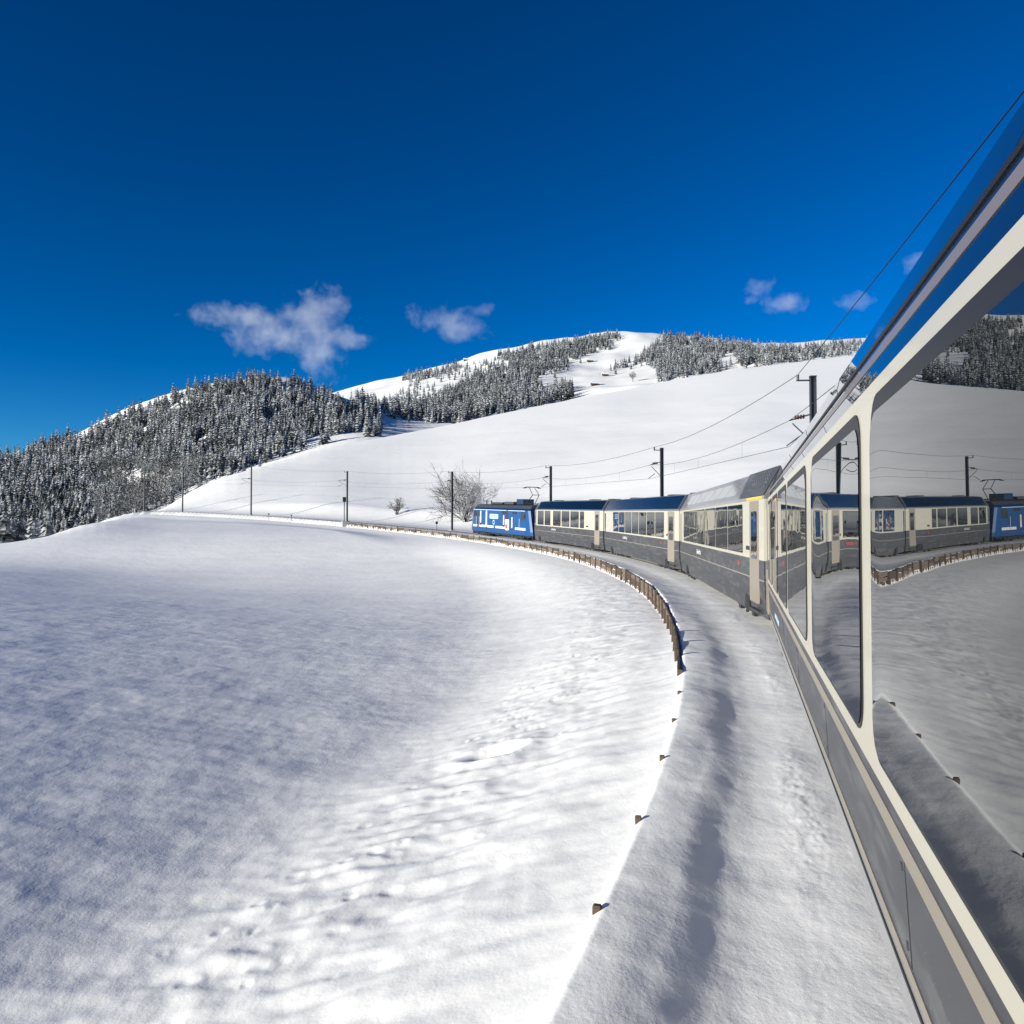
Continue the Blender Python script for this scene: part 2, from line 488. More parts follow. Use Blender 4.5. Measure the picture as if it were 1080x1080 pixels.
# far relief: for each bearing (as image column) heights at distances; y = elevation line, z = metres
def ez(Y, y): return (Y, CAM_H + Y * (562 - y) / F_PX)
FAR = {
    -500: [ez(60, 590), (110, -4), (250, -30), ez(380, 590), ez(600, 530), (900, 0), (3500, 20)],
    -120: [ez(60, 585), ez(95, 588), (130, -9), (250, -28), ez(380, 585), ez(520, 545), ez(680, 505), (900, 10), (3500, 20)],
    0:   [ez(60, 582), ez(95, 571.5), (125, -5), (240, -26), ez(380, 577), ez(430, 562), ez(520, 527), ez(620, 492), ez(690, 481), (860, 20), (3500, 40)],
    75:  [ez(60, 582), ez(90, 568), ez(118, 550), (150, -2), (270, -20), ez(390, 563), ez(470, 533), ez(590, 488), ez(700, 457), (880, 45), (3500, 60)],
    110: [ez(60, 582), ez(90, 568), ez(132, 541.5), (165, 2), (280, -14), ez(400, 553), ez(490, 520), ez(600, 474), ez(710, 436), (880, 60), (3500, 70)],
    150: [ez(60, 581), ez(95, 566), ez(150, 538), (190, 4), (290, -5), ez(410, 545), ez(500, 507), ez(600, 464), ez(710, 419), (880, 75), (3500, 90)],
    225: [ez(60, 580), ez(95, 564), ez(132, 545), ez(150, 534), ez(195, 499.5), (250, 5), (320, 6), ez(430, 506), ez(510, 475), ez(610, 429), ez(700, 393), (880, 90), (3500, 100)],
    270: [ez(60, 580), ez(95, 563), ez(122, 548), ez(145, 533), ez(215, 485), (270, 12), (340, 14), ez(450, 490), ez(540, 458), ez(630, 414), ez(710, 388), (880, 95), (3500, 100)],
    300: [ez(60, 579), ez(95, 562), ez(115, 550), ez(140, 535), ez(180, 506), ez(232, 476), (290, 16), (350, 20), ez(470, 478), ez(560, 450), ez(650, 407), ez(720, 391), (880, 105), ez(1500, 425), (3500, 100)],
    345: [ez(60, 578), ez(90, 563), ez(110, 551), ez(140, 530), ez(190, 494), ez(250, 466), (310, 20), (370, 26), ez(480, 467), ez(580, 445), ez(660, 414), ez(720, 405), (850, 110), ez(1200, 425), ez(1500, 412), (3500, 150)],
    400: [ez(60, 577), ez(85, 564), ez(106, 552), ez(130, 538), ez(180, 502), ez(270, 457.5), (340, 25), (400, 30), ez(500, 457), ez(620, 445), ez(700, 437), ez(820, 436), ez(1000, 430), ez(1300, 412), ez(1560, 400), (2000, 230), (3500, 200)],
    450: [ez(60, 575), ez(82, 565), ez(100, 554), ez(130, 534), ez(190, 490), ez(286, 449.5), (350, 27), (420, 34), ez(620, 448), ez(820, 433), ez(1000, 420), ez(1300, 400), ez(1580, 388), (2000, 260), (3500, 220)],
    500: [ez(60, 575), ez(78, 566), ez(95, 556), ez(130, 530), ez(200, 477), ez(302, 439), (370, 32), (440, 40), ez(700, 442), ez(900, 422), ez(1200, 396), ez(1500, 378), ez(1600, 370), (2000, 290), (3500, 240)],
    560: [ez(60, 574), ez(90, 557), ez(125, 530), ez(200, 470), ez(320, 426.5), (390, 40), (460, 48), ez(760, 428), ez(950, 408), ez(1250, 382), ez(1600, 358), (2000, 320), (3500, 260)],
    600: [ez(50, 574), ez(85, 555), ez(120, 528), ez(200, 466), ez(332, 419.5), (400, 45), (480, 55), ez(800, 421), ez(1000, 403), ez(1300, 376), ez(1600, 353), (2000, 340), (3500, 280)],
    650: [ez(50, 574), ez(80, 552), ez(110, 528), ez(200, 460), ez(346, 410), (420, 52), (500, 64), ez(850, 411), ez(1050, 397), ez(1350, 370), ez(1620, 343), (2000, 360), (3500, 300)],
    700: [ez(40, 580), ez(60, 562), ez(100, 528), ez(200, 454), ez(290, 418), ez(362, 399), (430, 60), (520, 75), ez(900, 400), ez(1150, 381), ez(1600, 349), (2000, 350), (3500, 300)],
    750: [ez(40, 580), ez(60, 556), ez(100, 518), ez(200, 447), ez(300, 407), ez(372, 391), (440, 66), (540, 85), ez(950, 391), ez(1200, 376), ez(1600, 353), (2000, 340), (3500, 300)],
    800: [ez(40, 575), ez(60, 548), ez(100, 508), ez(200, 441), ez(305, 401), ez(382, 384), (450, 72), (560, 95), ez(980, 385), ez(1250, 373), ez(1600, 364), (2000, 330), (3500, 300)],
    900: [ez(40, 560), ez(60, 532), ez(100, 495), ez(200, 432), ez(320, 389), ez(400, 372), (480, 82), (600, 110), ez(1000, 375), ez(1300, 366), ez(1600, 355), (2000, 350), (3500, 300)],
    1080: [ez(40, 540), ez(100, 485), ez(200, 418), ez(330, 374), ez(420, 355), (560, 100), (1600, 380), (3500, 300)],
    1700: [ez(40, 530), ez(100, 470), ez(200, 400), ez(420, 350), (560, 110), (1600, 380), (3500, 300)],
}
_cols = np.array(sorted(FAR))
LY = np.linspace(math.log(40), math.log(3500), 260)
_tab = np.array([.25 * pchip([k[0] for k in FAR[c]], [k[1] for k in FAR[c]], np.exp(LY))
                 + .75 * np.interp(np.exp(LY), [k[0] for k in FAR[c]], [k[1] for k in FAR[c]]) for c in _cols])
for _ in range(2):
    _tp = np.pad(_tab, ((0, 0), (2, 2)), mode='edge'); _tab = sum(w_ * _tp[:, i:i + len(LY)] for i, w_ in enumerate((1/9, 2/9, 3/9, 2/9, 1/9)))
CU = np.arange(-500, 1701, 12.5)
_tab2 = np.array([pchip(_cols, _tab[:, j], CU) for j in range(len(LY))]).T     # [col, depth]
_k = np.array([1, 2, 3, 2, 1.]) / 9
for _ in range(4):
    _t3 = np.pad(_tab2, ((2, 2), (0, 0)), mode='edge'); _tab2 = sum(_k[i] * _t3[i:i + len(CU)] for i in range(5))
def far_z(X, Y):
    Yc = np.maximum(Y, 40.0)
    u = np.clip(540 + F_PX * X / Yc, CU[0], CU[-1] - 1e-6)
    l = np.clip(np.log(Yc), LY[0], LY[-1] - 1e-6)
    fu = (u - CU[0]) / 12.5; fl = (l - LY[0]) / (LY[1] - LY[0])
    i = fu.astype(int); j = fl.astype(int); a = fu - i; b = fl - j
    i1 = np.minimum(i + 1, len(CU) - 1); j1 = np.minimum(j + 1, len(LY) - 1)
    return (_tab2[i, j] * (1-a) * (1-b) + _tab2[i1, j] * a * (1-b) + _tab2[i, j1] * (1-a) * b + _tab2[i1, j1] * a * b)

W_FENCE = 3.05
def w_fence(s): return W_FENCE - .32 * (1 - smooth(-2, 15, np.asarray(s, float)))
S_COVER = 4.0        # nearer than this the snow drift hides the fence
PIT = (-0.25, 10.3)  # small crater in the field
_tr = np.random.default_rng(5)
PRINTS = []
for _i in range(320):
    s_ = _tr.uniform(-8, 26); w_ = float(np.clip(5.15 + _tr.normal() * 0.45, 4.2, 6.0)) + 0.02 * s_
    p_ = track_pt(s_, w_)
    PRINTS.append((p_[0], p_[1], _tr.uniform(.025, .06), _tr.uniform(.006, .022) * (.5 if s_ < 1 else 1)))

def ground(X, Y, detail=True):
    X = np.asarray(X, float); Y = np.asarray(Y, float)
    base = field_z(X, Y)
    ang = np.abs(X) / np.maximum(Y, 1)
    f = smooth(72, 104, Y) 
    base = base * (1 - f) + far_z(X, Y) * f
    hill = smooth(420, 650, np.hypot(X, Y))
    base = base + hill * (perlin(X / 90, Y / 90) * 7 + perlin(X / 37 + 9, Y / 37) * 3)
    mid = smooth(25, 60, np.hypot(X, Y)) * (1 - smooth(230, 330, np.hypot(X, Y)))
    base = base + mid * (perlin(X / 23, Y / 23 + 4) * 0.35 + perlin(X / 7.5, Y / 11) * 0.07)
    if not detail: pass
    s, w = track_coords(X, Y)
    zt = track_z(s)
    near = 1 - smooth(S_COVER - 1, S_COVER + 15, s)
    wt = w; w = np.where(w > 1.7, w + (W_FENCE - w_fence(s)) * smooth(1.7, 2.7, w), w)
    # cross section left of the track
    wl = np.array([0, 1.2, 2.0, 2.22, 2.66, 2.95, 3.07, 3.17, 4.0, 5.0, 5.7, 6.6, 8, 10])
    znear = np.array([.07, .07, .052, .064, .138, .155, .15, .09, -.16, -.45, -.55, -.66, -.78, -.9])
    wlf = np.array([0, 1.2, 1.9, 2.3, 2.8, 3.09, 3.15, 3.4, 4.0, 5.0, 6.0, 7.5, 10])
    zfar = np.array([.07, .07, .055, .075, .13, .165, -.36, -.37, -.42, -.54, -.68, -.92, -1.3])
    wn = perlin(s / 1.7, w / 2.0) * 0.14 * near
    zl = near * pchip(wl, znear, w + wn * smooth(1.9, 2.5, w) * (1 - smooth(2.9, 3.1, w))) + (1 - near) * pchip(wlf, zfar, w)
    hump = np.exp(-((w - 2.62) / .5)**2) * near * (perlin(s / 2.2, w / 1.1 + 3.3) * .035 + perlin(s / .8, w / .6 + 8.1) * .016)
    zl = zl + hump
    # rubble of snow thrown up beside the train
    rub = np.exp(-((w - 1.6 - perlin(s / 1.9, s * 0 + 1.7) * .16) / .15)**2) * (.55 + 1.1 * perlin(s / 2.7, s * 0 + 5.2)) * (1 - smooth(60, 80, s))
    zl = zl + rub * (0.004 + perlin(X * 1.7, Y * 1.7) * .012 + perlin(X * 6, Y * 6) * .012 + np.abs(perlin(X * 14, Y * 14)) * .022)
    w = wt
    bl = near * smooth(4.6, 7.8, w) + (1 - near) * smooth(4.8, 10.5, w)
    left = (zt + zl) * (1 - bl) + base * bl
    br = smooth(3.8, 15.0, -w)
    right = (zt + 0.05) * (1 - br) + base * br
    inc = (s > -70) & (s < 190) & (Y > -70)
    fade = 1 - smooth(150, 188, s)
    left = base + (left - base) * fade; right = base + (right - base) * fade
    z = np.where(inc & (w >= 0) & (w < 40), left, np.where(inc & (w < 0) & (w > -40), right, base))
    if detail:
        rr = np.hypot(X, Y)
        nf = (1 - smooth(30, 70, rr))
        free = smooth(1.9, 3.4, np.abs(w))
        z = z + nf * free * (perlin(X / 2.6, Y / 2.6) * .03 + perlin(X / 1.0 + 5, Y / .8) * .014 + perlin(X / .38, Y / .33) * .007)
        z = z + nf * (perlin(X / .17, Y / .17) * .003 + perlin(X / .9, Y / 1.1 + 7) * .012)
        bank = np.exp(-((w - 4.9) / 1.5)**2) * nf
        z = z + bank * (perlin(X / .55 + 3, Y / .32) * .045 + perlin(X / .2, Y / .16) * .016)
        d2 = ((X - PIT[0]) / 1.25)**2 + (Y - PIT[1])**2
        z = z - .20 * np.exp(-d2 / .03) + .03 * np.exp(-((np.sqrt(d2) - .42) / .12)**2)
        for px_, py_, r_, dp_ in PRINTS:
            m = (np.abs(X - px_) < 4 * r_) & (np.abs(Y - py_) < 4 * r_)
            if m.any():
                dd = ((X[m] - px_)**2 + (Y[m] - py_)**2) / r_**2
                z[m] += dp_ * (-np.exp(-dd) + .35 * np.exp(-((np.sqrt(dd) - 1.7) / .5)**2))
    return z

def gz(x, y): return float(ground(np.array([x]), np.array([y]), True)[0])


def build_ground():
    az = np.concatenate([np.arange(-180, -60, 3.0), np.arange(-60, -37, 0.6), np.arange(-37, 27, 0.125),
                         np.arange(27, 40, 0.45), np.arange(40, 180, 3.0)])
    r = np.concatenate([[0.25, 0.6, 0.9], np.exp(np.linspace(math.log(1.2), math.log(28), 560)),
                        np.exp(np.linspace(math.log(28), math.log(150), 300))[1:],
                        np.exp(np.linspace(math.log(150), math.log(3400), 190))[1:], [5000, 9000, 20000]])
    A, RR = np.meshgrid(np.radians(az), r, indexing='ij')
    X = (RR * np.sin(A)); Y = (RR * np.cos(A))
    Z = ground(X.ravel(), Y.ravel()).reshape(X.shape)
    na, nr = X.shape
    co = np.empty((na * nr + 1, 3)); co[:-1, 0] = X.ravel(); co[:-1, 1] = Y.ravel(); co[:-1, 2] = Z.ravel()
    co[-1] = (0, 0, gz(0, 0))
    i = np.arange(na)[:, None]; j = np.arange(nr - 1)[None, :]
    i1 = (i + 1) % na
    q = np.stack([i * nr + j, i * nr + j + 1, i1 * nr + j + 1, i1 * nr + j], -1).reshape(-1, 4)
    nq = len(q)
    tri = np.stack([np.full(na, na * nr), np.arange(na) * nr, ((np.arange(na) + 1) % na) * nr], -1)
    me = bpy.data.meshes.new('ground')
    me.vertices.add(len(co)); me.vertices.foreach_set('co', co.ravel())
    me.loops.add(nq * 4 + na * 3)
    me.loops.foreach_set('vertex_index', np.concatenate([q.ravel(), tri.ravel()]).astype(np.int32))
    me.polygons.add(nq + na)
    me.polygons.foreach_set('loop_start', np.concatenate([np.arange(nq) * 4, nq * 4 + np.arange(na) * 3]).astype(np.int32))
    me.polygons.foreach_set('use_smooth', np.ones(nq + na, bool))
    me.update(calc_edges=True)
    me.validate()
    if me.polygons[0].normal.z < 0: me.flip_normals()
    me.materials.append(M['snow'])
    o = link_mesh('snow_ground', me)
    tag(o, kind='structure')
    return o

build_ground()


# ------------------------------------------------------------------ rails
def build_rails():
    root = empty('railway_track'); tag(root, kind='structure')
    for w0 in (0.53, -0.53):
        mb = MB(); rings = []
        for s in np.arange(-20, 168, 1.0):
            z = float(track_z(s))
            pts = []
            for dw, dz in ((-.035, .0), (.035, .0), (.035, .135), (-.035, .135)):
                p = track_pt(s, w0 + dw); pts.append((p[0], p[1], z + dz - .02))
            rings.append(pts)
        mb.grid(rings)
        mb.build('rail', M['rail'], root)
build_rails()


# ------------------------------------------------------------------ coaches
PROF_OWN = [(1.25, .33), (1.325, .70), (1.327, .75), (1.35, 1.14), (1.35, 1.21), (1.35, 1.26), (1.35, 2.85), (1.34, 2.935),
            (1.30, 3.06), (1.27, 3.14), (1.24, 3.21), (1.08, 3.55), (.80, 3.68), (.4, 3.725)]
PROF_TRAIN = [(1.25, .33), (1.325, .78), (1.35, 1.16), (1.35, 1.19), (1.35, 1.62), (1.35, 2.98), (1.335, 3.06), (.96, 3.70), (.6, 3.76), (.3, 3.78)]


def band(parent, name, prof, i0, i1, x0, x1, mat, inset=0.0, stations=None):
    """closed solid of the cross section between profile points i0 and i1"""
    mb = MB()
    half = prof[i0:i1 + 1]
    st = stations or [(x0, 1.0, 0.0), (x1, 1.0, 0.0)]
    rings = []
    for (x, sy, dz) in st:
        L = [(x, y * sy - inset, z - dz * max(0, z - 2.6)) for y, z in half]
        rings.append(L + [(x, -p[1], p[2]) for p in reversed(L)])
    mb.grid(rings)
    return mb.build(name, mat, parent)


def rounded(x0, x1, z0, z1, r, n=5):
    pts = []
    for cx, cz, a0 in ((x1 - r, z1 - r, 0), (x0 + r, z1 - r, 90), (x0 + r, z0 + r, 180), (x1 - r, z0 + r, 270)):
        for k in range(n + 1):
            a = R_(a0 + 90 * k / n); pts.append((cx + r * math.cos(a), cz + r * math.sin(a)))
    return pts


def plate(mb, pts, y0, y1, mi=0):
    """plate in the side plane: outline (x, z), from y0 to y1"""
    a = [(x, y0, z) for x, z in pts]; b = [(x, y1, z) for x, z in pts]
    mb.grid([a, b], mi=mi)


def side_window(parent, x0, x1, z0, z1, y, mat, r=0.06, gasket=0.03, top_extra=0.0, dish=0.0):
    w = MB(); plate(w, rounded(x0, x1, z0, z1, r), y - .02, y + .006)
    wo_ = w.build('window', M['rubber'], parent)
    gx0, gx1, gz0, gz1 = x0 + gasket, x1 - gasket, z0 + gasket, z1 - gasket - top_extra
    g = MB()
    if dish <= 0:
        plate(g, rounded(gx0, gx1, gz0, gz1, max(r - gasket, .02)), y - .004, y + .010)
        p = g.build('pane', mat, wo_)
    else:
        # a bonded pane whose last decimetres bend a little where it is drawn to the frame
        N = 40; Mz = 14; out = rounded(gx0, gx1, gz0, gz1, max(r - gasket, .02), 8)
        zt = lambda x: (max([z for xx, z in out if abs(xx - x) < 1e-6] or [gz1]))
        L = gx1 - gx0; rr = max(r - gasket, .02)
        us = sorted(set([0, .004, .012, .025, .04] + [k / N for k in range(2, N - 1)] + [.96, .975, .988, .996, 1]))
        rows = []
        for u in us:
            x = gx0 + u * L
            e = min(x - gx0, gx1 - x)
            c = 0 if e >= rr else rr - math.sqrt(max(rr * rr - (rr - e)**2, 0))
            xe = gx1 - x
            off = dish * (math.exp(-xe / .16) + .35 * math.exp(-(x - gx0) / .16))
            row = []
            for k in range(Mz + 1):
                v = k / Mz
                row.append((x, y + .010 + off, gz0 + c + v * (gz1 - gz0 - 2 * c)))
            rows.append(row)
        g.grid(rows, closed=False, caps=False)
        p = g.build('pane', mat, wo_, smooth=True)
    return wo_


def text_mesh(name, body, size, mat, parent, loc, extrude=0.002):
    cu = bpy.data.curves.new(name, 'FONT')
    cu.body = body; cu.size = size; cu.extrude = extrude; cu.align_x = 'CENTER'; cu.resolution_u = 3
    tmp = bpy.data.objects.new(name, cu)
    C.objects.link(tmp)
    dg = bpy.context.evaluated_depsgraph_get()
    me = bpy.data.meshes.new_from_object(tmp.evaluated_get(dg))
    bpy.data.objects.remove(tmp)
    me.materials.clear(); me.materials.append(mat)
    o = link_mesh(name, me, parent)
    # seen from the left side (+y looking towards -y): x runs right to left
    o.rotation_euler = (R_(90), 0, R_(180))
    o.location = loc
    return o


def bogie(parent, x, y=1.12):
    fr = MB()
    fr.box(x - 1.35, x + 1.35, -.95, .95, .32, .52)
    for sy in (-1, 1):
        fr.box(x - 1.5, x + 1.5, sy * y - .06, sy * y + .06, .26, .46)
        for dx in (-.9, .9): fr.box(x + dx - .16, x + dx + .16, sy * y + (.0 if sy > 0 else -.1), sy * y + (.1 if sy > 0 else .0), .2, .5)
        fr.tube([(x - .25, sy * y * 1.02, .46), (x + .25, sy * y * 1.02, .2)], .05)
    b = fr.build('bogie', M['black'], parent)
    for sx in (-.9, .9):
        for sy in (-.56, .56):
            wb = MB(); rings = []
            for yy, r in ((-.06, .33), (-.05, .375), (.05, .365), (.06, .3)):
                rings.append([(x + sx + r * math.cos(2 * math.pi * k / 20), sy + yy, .375 + r * math.sin(2 * math.pi * k / 20)) for k in range(20)])
            wb.grid(rings); wb.build('wheel', M['steel'], b)
    return b


def coach_root(name, i, length):
    """i = index of the vehicle: 0 is the camera's own coach"""
    u = unit(HEADS[i])
    if i == 0:
        a = P[0] - u * PITCHES[0]; b = P[0]; za, zb = 0.0, ZR[0]
    else:
        a, b = P[i - 1], P[i]; za, zb = ZR[i - 1], ZR[i]
    c = (a + b) / 2
    g = math.atan2(zb - za, PITCHES[i])
    return empty(name, (c[0], c[1], (za + zb) / 2), (0, -g, math.atan2(u[1], u[0])))


def build_own_coach():
    L = 19.2; h = L / 2
    root = coach_root('railway_coach', 0, L)
    tag(root, 'nearest panorama coach filling the right edge with large mirroring windows', 'railway coach', 'coaches of the curved train')
    pr = PROF_OWN
    band(root, 'skirt', pr, 0, 1, -h, h, M['skirt'])
    sm = MB(); sm.box(-h, h, 1.29, 1.3165, .615, .63); sm.build('skirt_seam', M['rubber'], root)
    for k in range(7):
        x_ = -h + 1.6 + k * 2.7
        j = MB(); j.grid([[(x_, 1.32, .76), (x_ + .008, 1.32, .76), (x_ + .008, 1.34, 1.13), (x_, 1.34, 1.13)], [(x_, 1.3295, .76), (x_ + .008, 1.3295, .76), (x_ + .008, 1.3505, 1.13), (x_, 1.3505, 1.13)]])
        j.build('panel_joint', M['rubber'], root)
        for zz in (.8, 1.08):
            b_ = MB(); yy = 1.327 + (zz - .75) * .059; b_.box(x_ + .05, x_ + .075, yy - .01, yy + .004, zz, zz + .025); b_.build('bolt', M['steel'], root)
    band(root, 'lower_stripe', [(pr[1][0] + .004, pr[1][1]), (pr[2][0] + .004, pr[2][1])], 0, 1, -h, h, M['tan'])
    band(root, 'side_panel', pr, 2, 3, -h, h, M['paint_grey'])
    band(root, 'tan_stripe', [(1.354, 1.14), (1.354, 1.21)], 0, 1, -h, h, M['tan'])
    band(root, 'grey_strip', pr, 4, 5, -h, h, M['paint_grey'])
    band(root, 'window_band', pr, 5, 7, -h, h, M['cream'])
    band(root, 'lower_roof_glass', pr, 7, 8, -h, h, M['roof_glass'])
    band(root, 'roof_stripe', [(pr[8][0] + .003, pr[8][1]), (pr[9][0] + .003, pr[9][1])], 0, 1, -h, h, M['stripe'])
    band(root, 'roof_rail', pr, 9, 10, -h, h, M['roof_glass'])
    band(root, 'roof', pr, 10, 13, -h, h, M['roof_dark'])
    # long panes of the glazed roof and the black gutter line under them
    gb = MB(); gb.box(-h, h, 1.225, 1.249, 3.203, 3.222); gb.build('gutter', M['rubber'], root)
    n = 6; x = -h + .3; pw = (L - .6) / n
    (ya, za), (yb, zb) = pr[10], pr[11]
    nv = Vector((0, zb - za, ya - yb)).normalized() * .008
    for k in range(n):
        pm = MB(); x0 = x + k * pw + .008; x1 = x + (k + 1) * pw - .008
        q = [(x0, ya - .006, za + .02), (x1, ya - .006, za + .02), (x1, yb + .004, zb - .004), (x0, yb + .004, zb - .004)]
        pm.grid([q, [(a, b + nv.y, c + nv.z) for a, b, c in q]]); pm.build('roof_pane', M['roof_glass'], root)
    # side windows: distances ahead of the camera along the coach
    ctr = T_END - PITCHES[0] / 2
    for t0, t1 in ((-.6, 3.70), (4.02, 6.60), (7.15, 9.85), (10.08, 12.2), (12.38, 14.25), (14.42, 16.3)):
        side_window(root, t0 - ctr, t1 - ctr, 1.345, 2.855, 1.35, M['glass'], r=.16, gasket=.022, top_extra=.05, dish=.0035 if t0 < 7 else 0)
    # door at the far end
    d = MB(); plate(d, rounded(16.55 - ctr, 17.6 - ctr, .62, 2.93, .05), 1.33, 1.356); dr = d.build('door', M['tan'], root)
    w = MB(); plate(w, rounded(16.72 - ctr, 17.43 - ctr, 1.5, 2.75, .06), 1.34, 1.361); w.build('pane', M['glass_far'], dr)
    gw = MB(); gw.box(h - .05, h + .25, -.7, .7, .7, 2.9); gw.build('gangway', M['rubber'], root)
    # pale lettering strip on the skirt near the far end
    text_mesh('lettering', 'GoldenPass Express', .17, M['paleblue'], root, (13.2 - ctr, 1.338, .86), .001)
    bogie(root, h - 2.9); bogie(root, -h + 2.9)
    return root


def roof_panes(parent, x0, x1, n, prof_a, prof_b, mat, slant=0.0, name='roof_pane', pad=.03, zlo=.06, zhi=.05):
    (ya, za), (yb, zb) = prof_a, prof_b
    dv = Vector((0, yb - ya, zb - za)); ln = dv.length; dv.normalize()
    nv = Vector((0, dv.z, -dv.y)) * .010
    w = (x1 - x0) / n
    for k in range(n):
        a0 = x0 + k * w + pad / 2; a1 = x0 + (k + 1) * w - pad / 2
        lo = Vector((0, ya, za)) + dv * zlo - nv * .3; hi = Vector((0, ya, za)) + dv * (ln - zhi) - nv * .3
        q = [(a0, lo.y, lo.z), (a1, lo.y, lo.z), (a1 - slant, hi.y, hi.z), (a0 - slant, hi.y, hi.z)]
        m = MB(); m.grid([q, [(a, b + nv.y, c + nv.z) for a, b, c in q]])
        m.build(name, mat, parent)


def build_coach(i, label, windows, door, roof, nose=False):
    L = PITCHES[i] - .6; h = L / 2
    root = coach_root('railway_coach', i, L)
    tag(root, label, 'railway coach', 'coaches of the curved train')
    pr = PROF_TRAIN
    st = None
    if nose: st = [(-h, 1, 0), (h - 1.5, 1, 0), (h - .8, .965, .12), (h - .3, .88, .35), (h, .74, .6)]
    cut = h - 1.5 if nose else h
    band(root, 'skirt', pr, 0, 2, -h, h, M['paint_dark'], stations=st)
    ln = MB(); ln.box(-h, cut, 1.32, 1.354, 1.16, 1.19); ln.build('pale_line', M['tan'], root)
    band(root, 'side_panel', pr, 2, 4, -h, h, M['paint_grey'], stations=st)
    if nose:
        band(root, 'window_band', pr, 4, 5, -h, cut, M['cream'])
        band(root, 'cab_nose', pr, 4, 9, cut, h, M['roof_grey'], stations=st[1:])
        band(root, 'cornice', pr, 5, 6, -h, cut, M['roof_grey'])
        band(root, 'roof', pr, 6, 9, -h, cut, M['roof_dark'])
        w = MB(); plate(w, rounded(h - 1.25, h - .75, 1.8, 2.75, .06), 1.2, 1.325); w.build('cab_window', M['glass_far'], root)
    else:
        band(root, 'window_band', pr, 4, 5, -h, h, M['cream'])
        band(root, 'cornice', pr, 5, 6, -h, h, M['roof_grey'])
        band(root, 'roof', pr, 6, 9, -h, h, M['roof_grey'] if roof == 'grey' else M['roof_dark'])
    for a, b in windows:          # measured from the near end
        side_window(root, -h + a, -h + b, 1.70, 2.92, 1.35, M['glass_far'], r=.05, gasket=.02)
    # door at the near end
    d0, d1 = door
    d = MB(); plate(d, rounded(-h + d0, -h + d1, .62, 2.96, .04), 1.33, 1.357); dr = d.build('door', M['tan'], root)
    dw = MB(); plate(dw, rounded(-h + d0 + .2, -h + d1 - .2, 1.62, 2.72, .08), 1.34, 1.362); dw.build('pane', M['glass_far'], dr)
    st_ = MB(); st_.box(-h + d0, -h + d1, 1.2, 1.37, .40, .46); st_.build('door_step', M['steel'], dr)
    # narrow end window by the far end and a vent
    if not nose:
        w2 = MB(); plate(w2, rounded(h - .55, h - .2, 1.5, 2.85, .04), 1.34, 1.356); w2.build('end_window', M['glass_far'], root)
    dn = MB(); plate(dn, rounded(-h + windows[0][0] - .95, -h + windows[0][0] - .45, 1.80, 1.90, .02), 1.345, 1.354); dn.build('number_plate', M['black'], root)
    em = MB(); plate(em, rounded(-h + 3.1, -h + 3.3, 1.36, 1.48, .02), 1.345, 1.354); em.build('emblem', M['red'], root)
    text_mesh('lettering', 'GoldenPass', .26, M['white'], root, (-h + 11.6, 1.353, 1.32))
    if roof == 'grey':
        roof_panes(root, -h + 4.3, h - 1.6, 7, pr[6], pr[7], M['roof_glass_pale'], slant=.45, pad=.10, zlo=.14, zhi=.16)
        # dark louvred roof end above the door, with the yellow line along its lower edge
        b = MB()
        (ya, za), (yb, zb) = pr[6], pr[7]
        q = [(-h + .05, ya + .01, za + .01), (-h + 3.0, ya + .01, za + .01), (-h + 3.6, yb + .01, zb + .01), (-h + .05, yb + .01, zb + .01)]
        b.grid([q, [(x, y + .014, z + .008) for x, y, z in q]]); lv = b.build('roof_end_panel', M['roof_dark'], root)
        for r_ in range(5):
            for c_ in range(9):
                t = .30 + .14 * r_; yy = ya + (yb - ya) * t + .026; zz = za + (zb - za) * t + .018
                xx = -h + .35 + c_ * .26 + .06 * r_
                s_ = MB(); s_.box(xx, xx + .16, yy - .012, yy + .006, zz - .025, zz + .03); s_.build('louvre', M['paint_grey'], lv)
        yl = MB(); yl.box(-h + .25, -h + 2.0, 1.33, 1.357, 2.99, 3.05); yl.build('yellow_line', M['yellow'], root)
    else:
        roof_panes(root, -h + .35, cut - .3, 7, pr[6], pr[7], M['roof_glass_far'], pad=.012, zlo=.02, zhi=.02)
    for xx in (-h + 1.0, -h + 5.0, h - 4.2):
        e = MB(); e.box(xx, xx + .7, -.35, .35, 3.77, 3.84); e.build('roof_vent', M['roof_dark'], root)
    gw = MB(); gw.box(-h - .31, -h + .04, -.95, .95, .6, 3.25); gw.build('gangway', M['rubber'], root)
    # bogie openings in the skirt
    for xx in (-h + 2.2, h - 2.4):
        o_ = MB(); plate(o_, rounded(xx - .28, xx + .28, .345, .70, .08), 1.24, 1.318); o_.build('bogie_opening', M['rubber'], root)
    bogie(root, -h + 2.9); bogie(root, h - 2.9)
    return root


build_own_coach()
build_coach(1, 'coach ahead of the nearest one, grey roof with pale skylights and dark louvred end',
            ((2.6, 4.9), (5.0, 7.3), (7.4, 9.7), (9.85, 12.1), (12.2, 14.5), (14.6, 16.7)), (.55, 1.65), 'grey')
build_coach(2, 'middle coach with navy glass roof and seven side windows',
            tuple((2.6 + 1.82 * k, 2.6 + 1.82 * k + 1.70) for k in range(7)), (.75, 1.9), 'navy')
build_coach(3, 'coach behind the blue locomotive with navy glass roof and cream wall patch',
            ((3.95, 4.9), (5.15, 7.15), (7.4, 9.4), (9.65, 11.75), (12.5, 14.2), (14.5, 16.4)), (.7, 1.7), 'navy', nose=True)


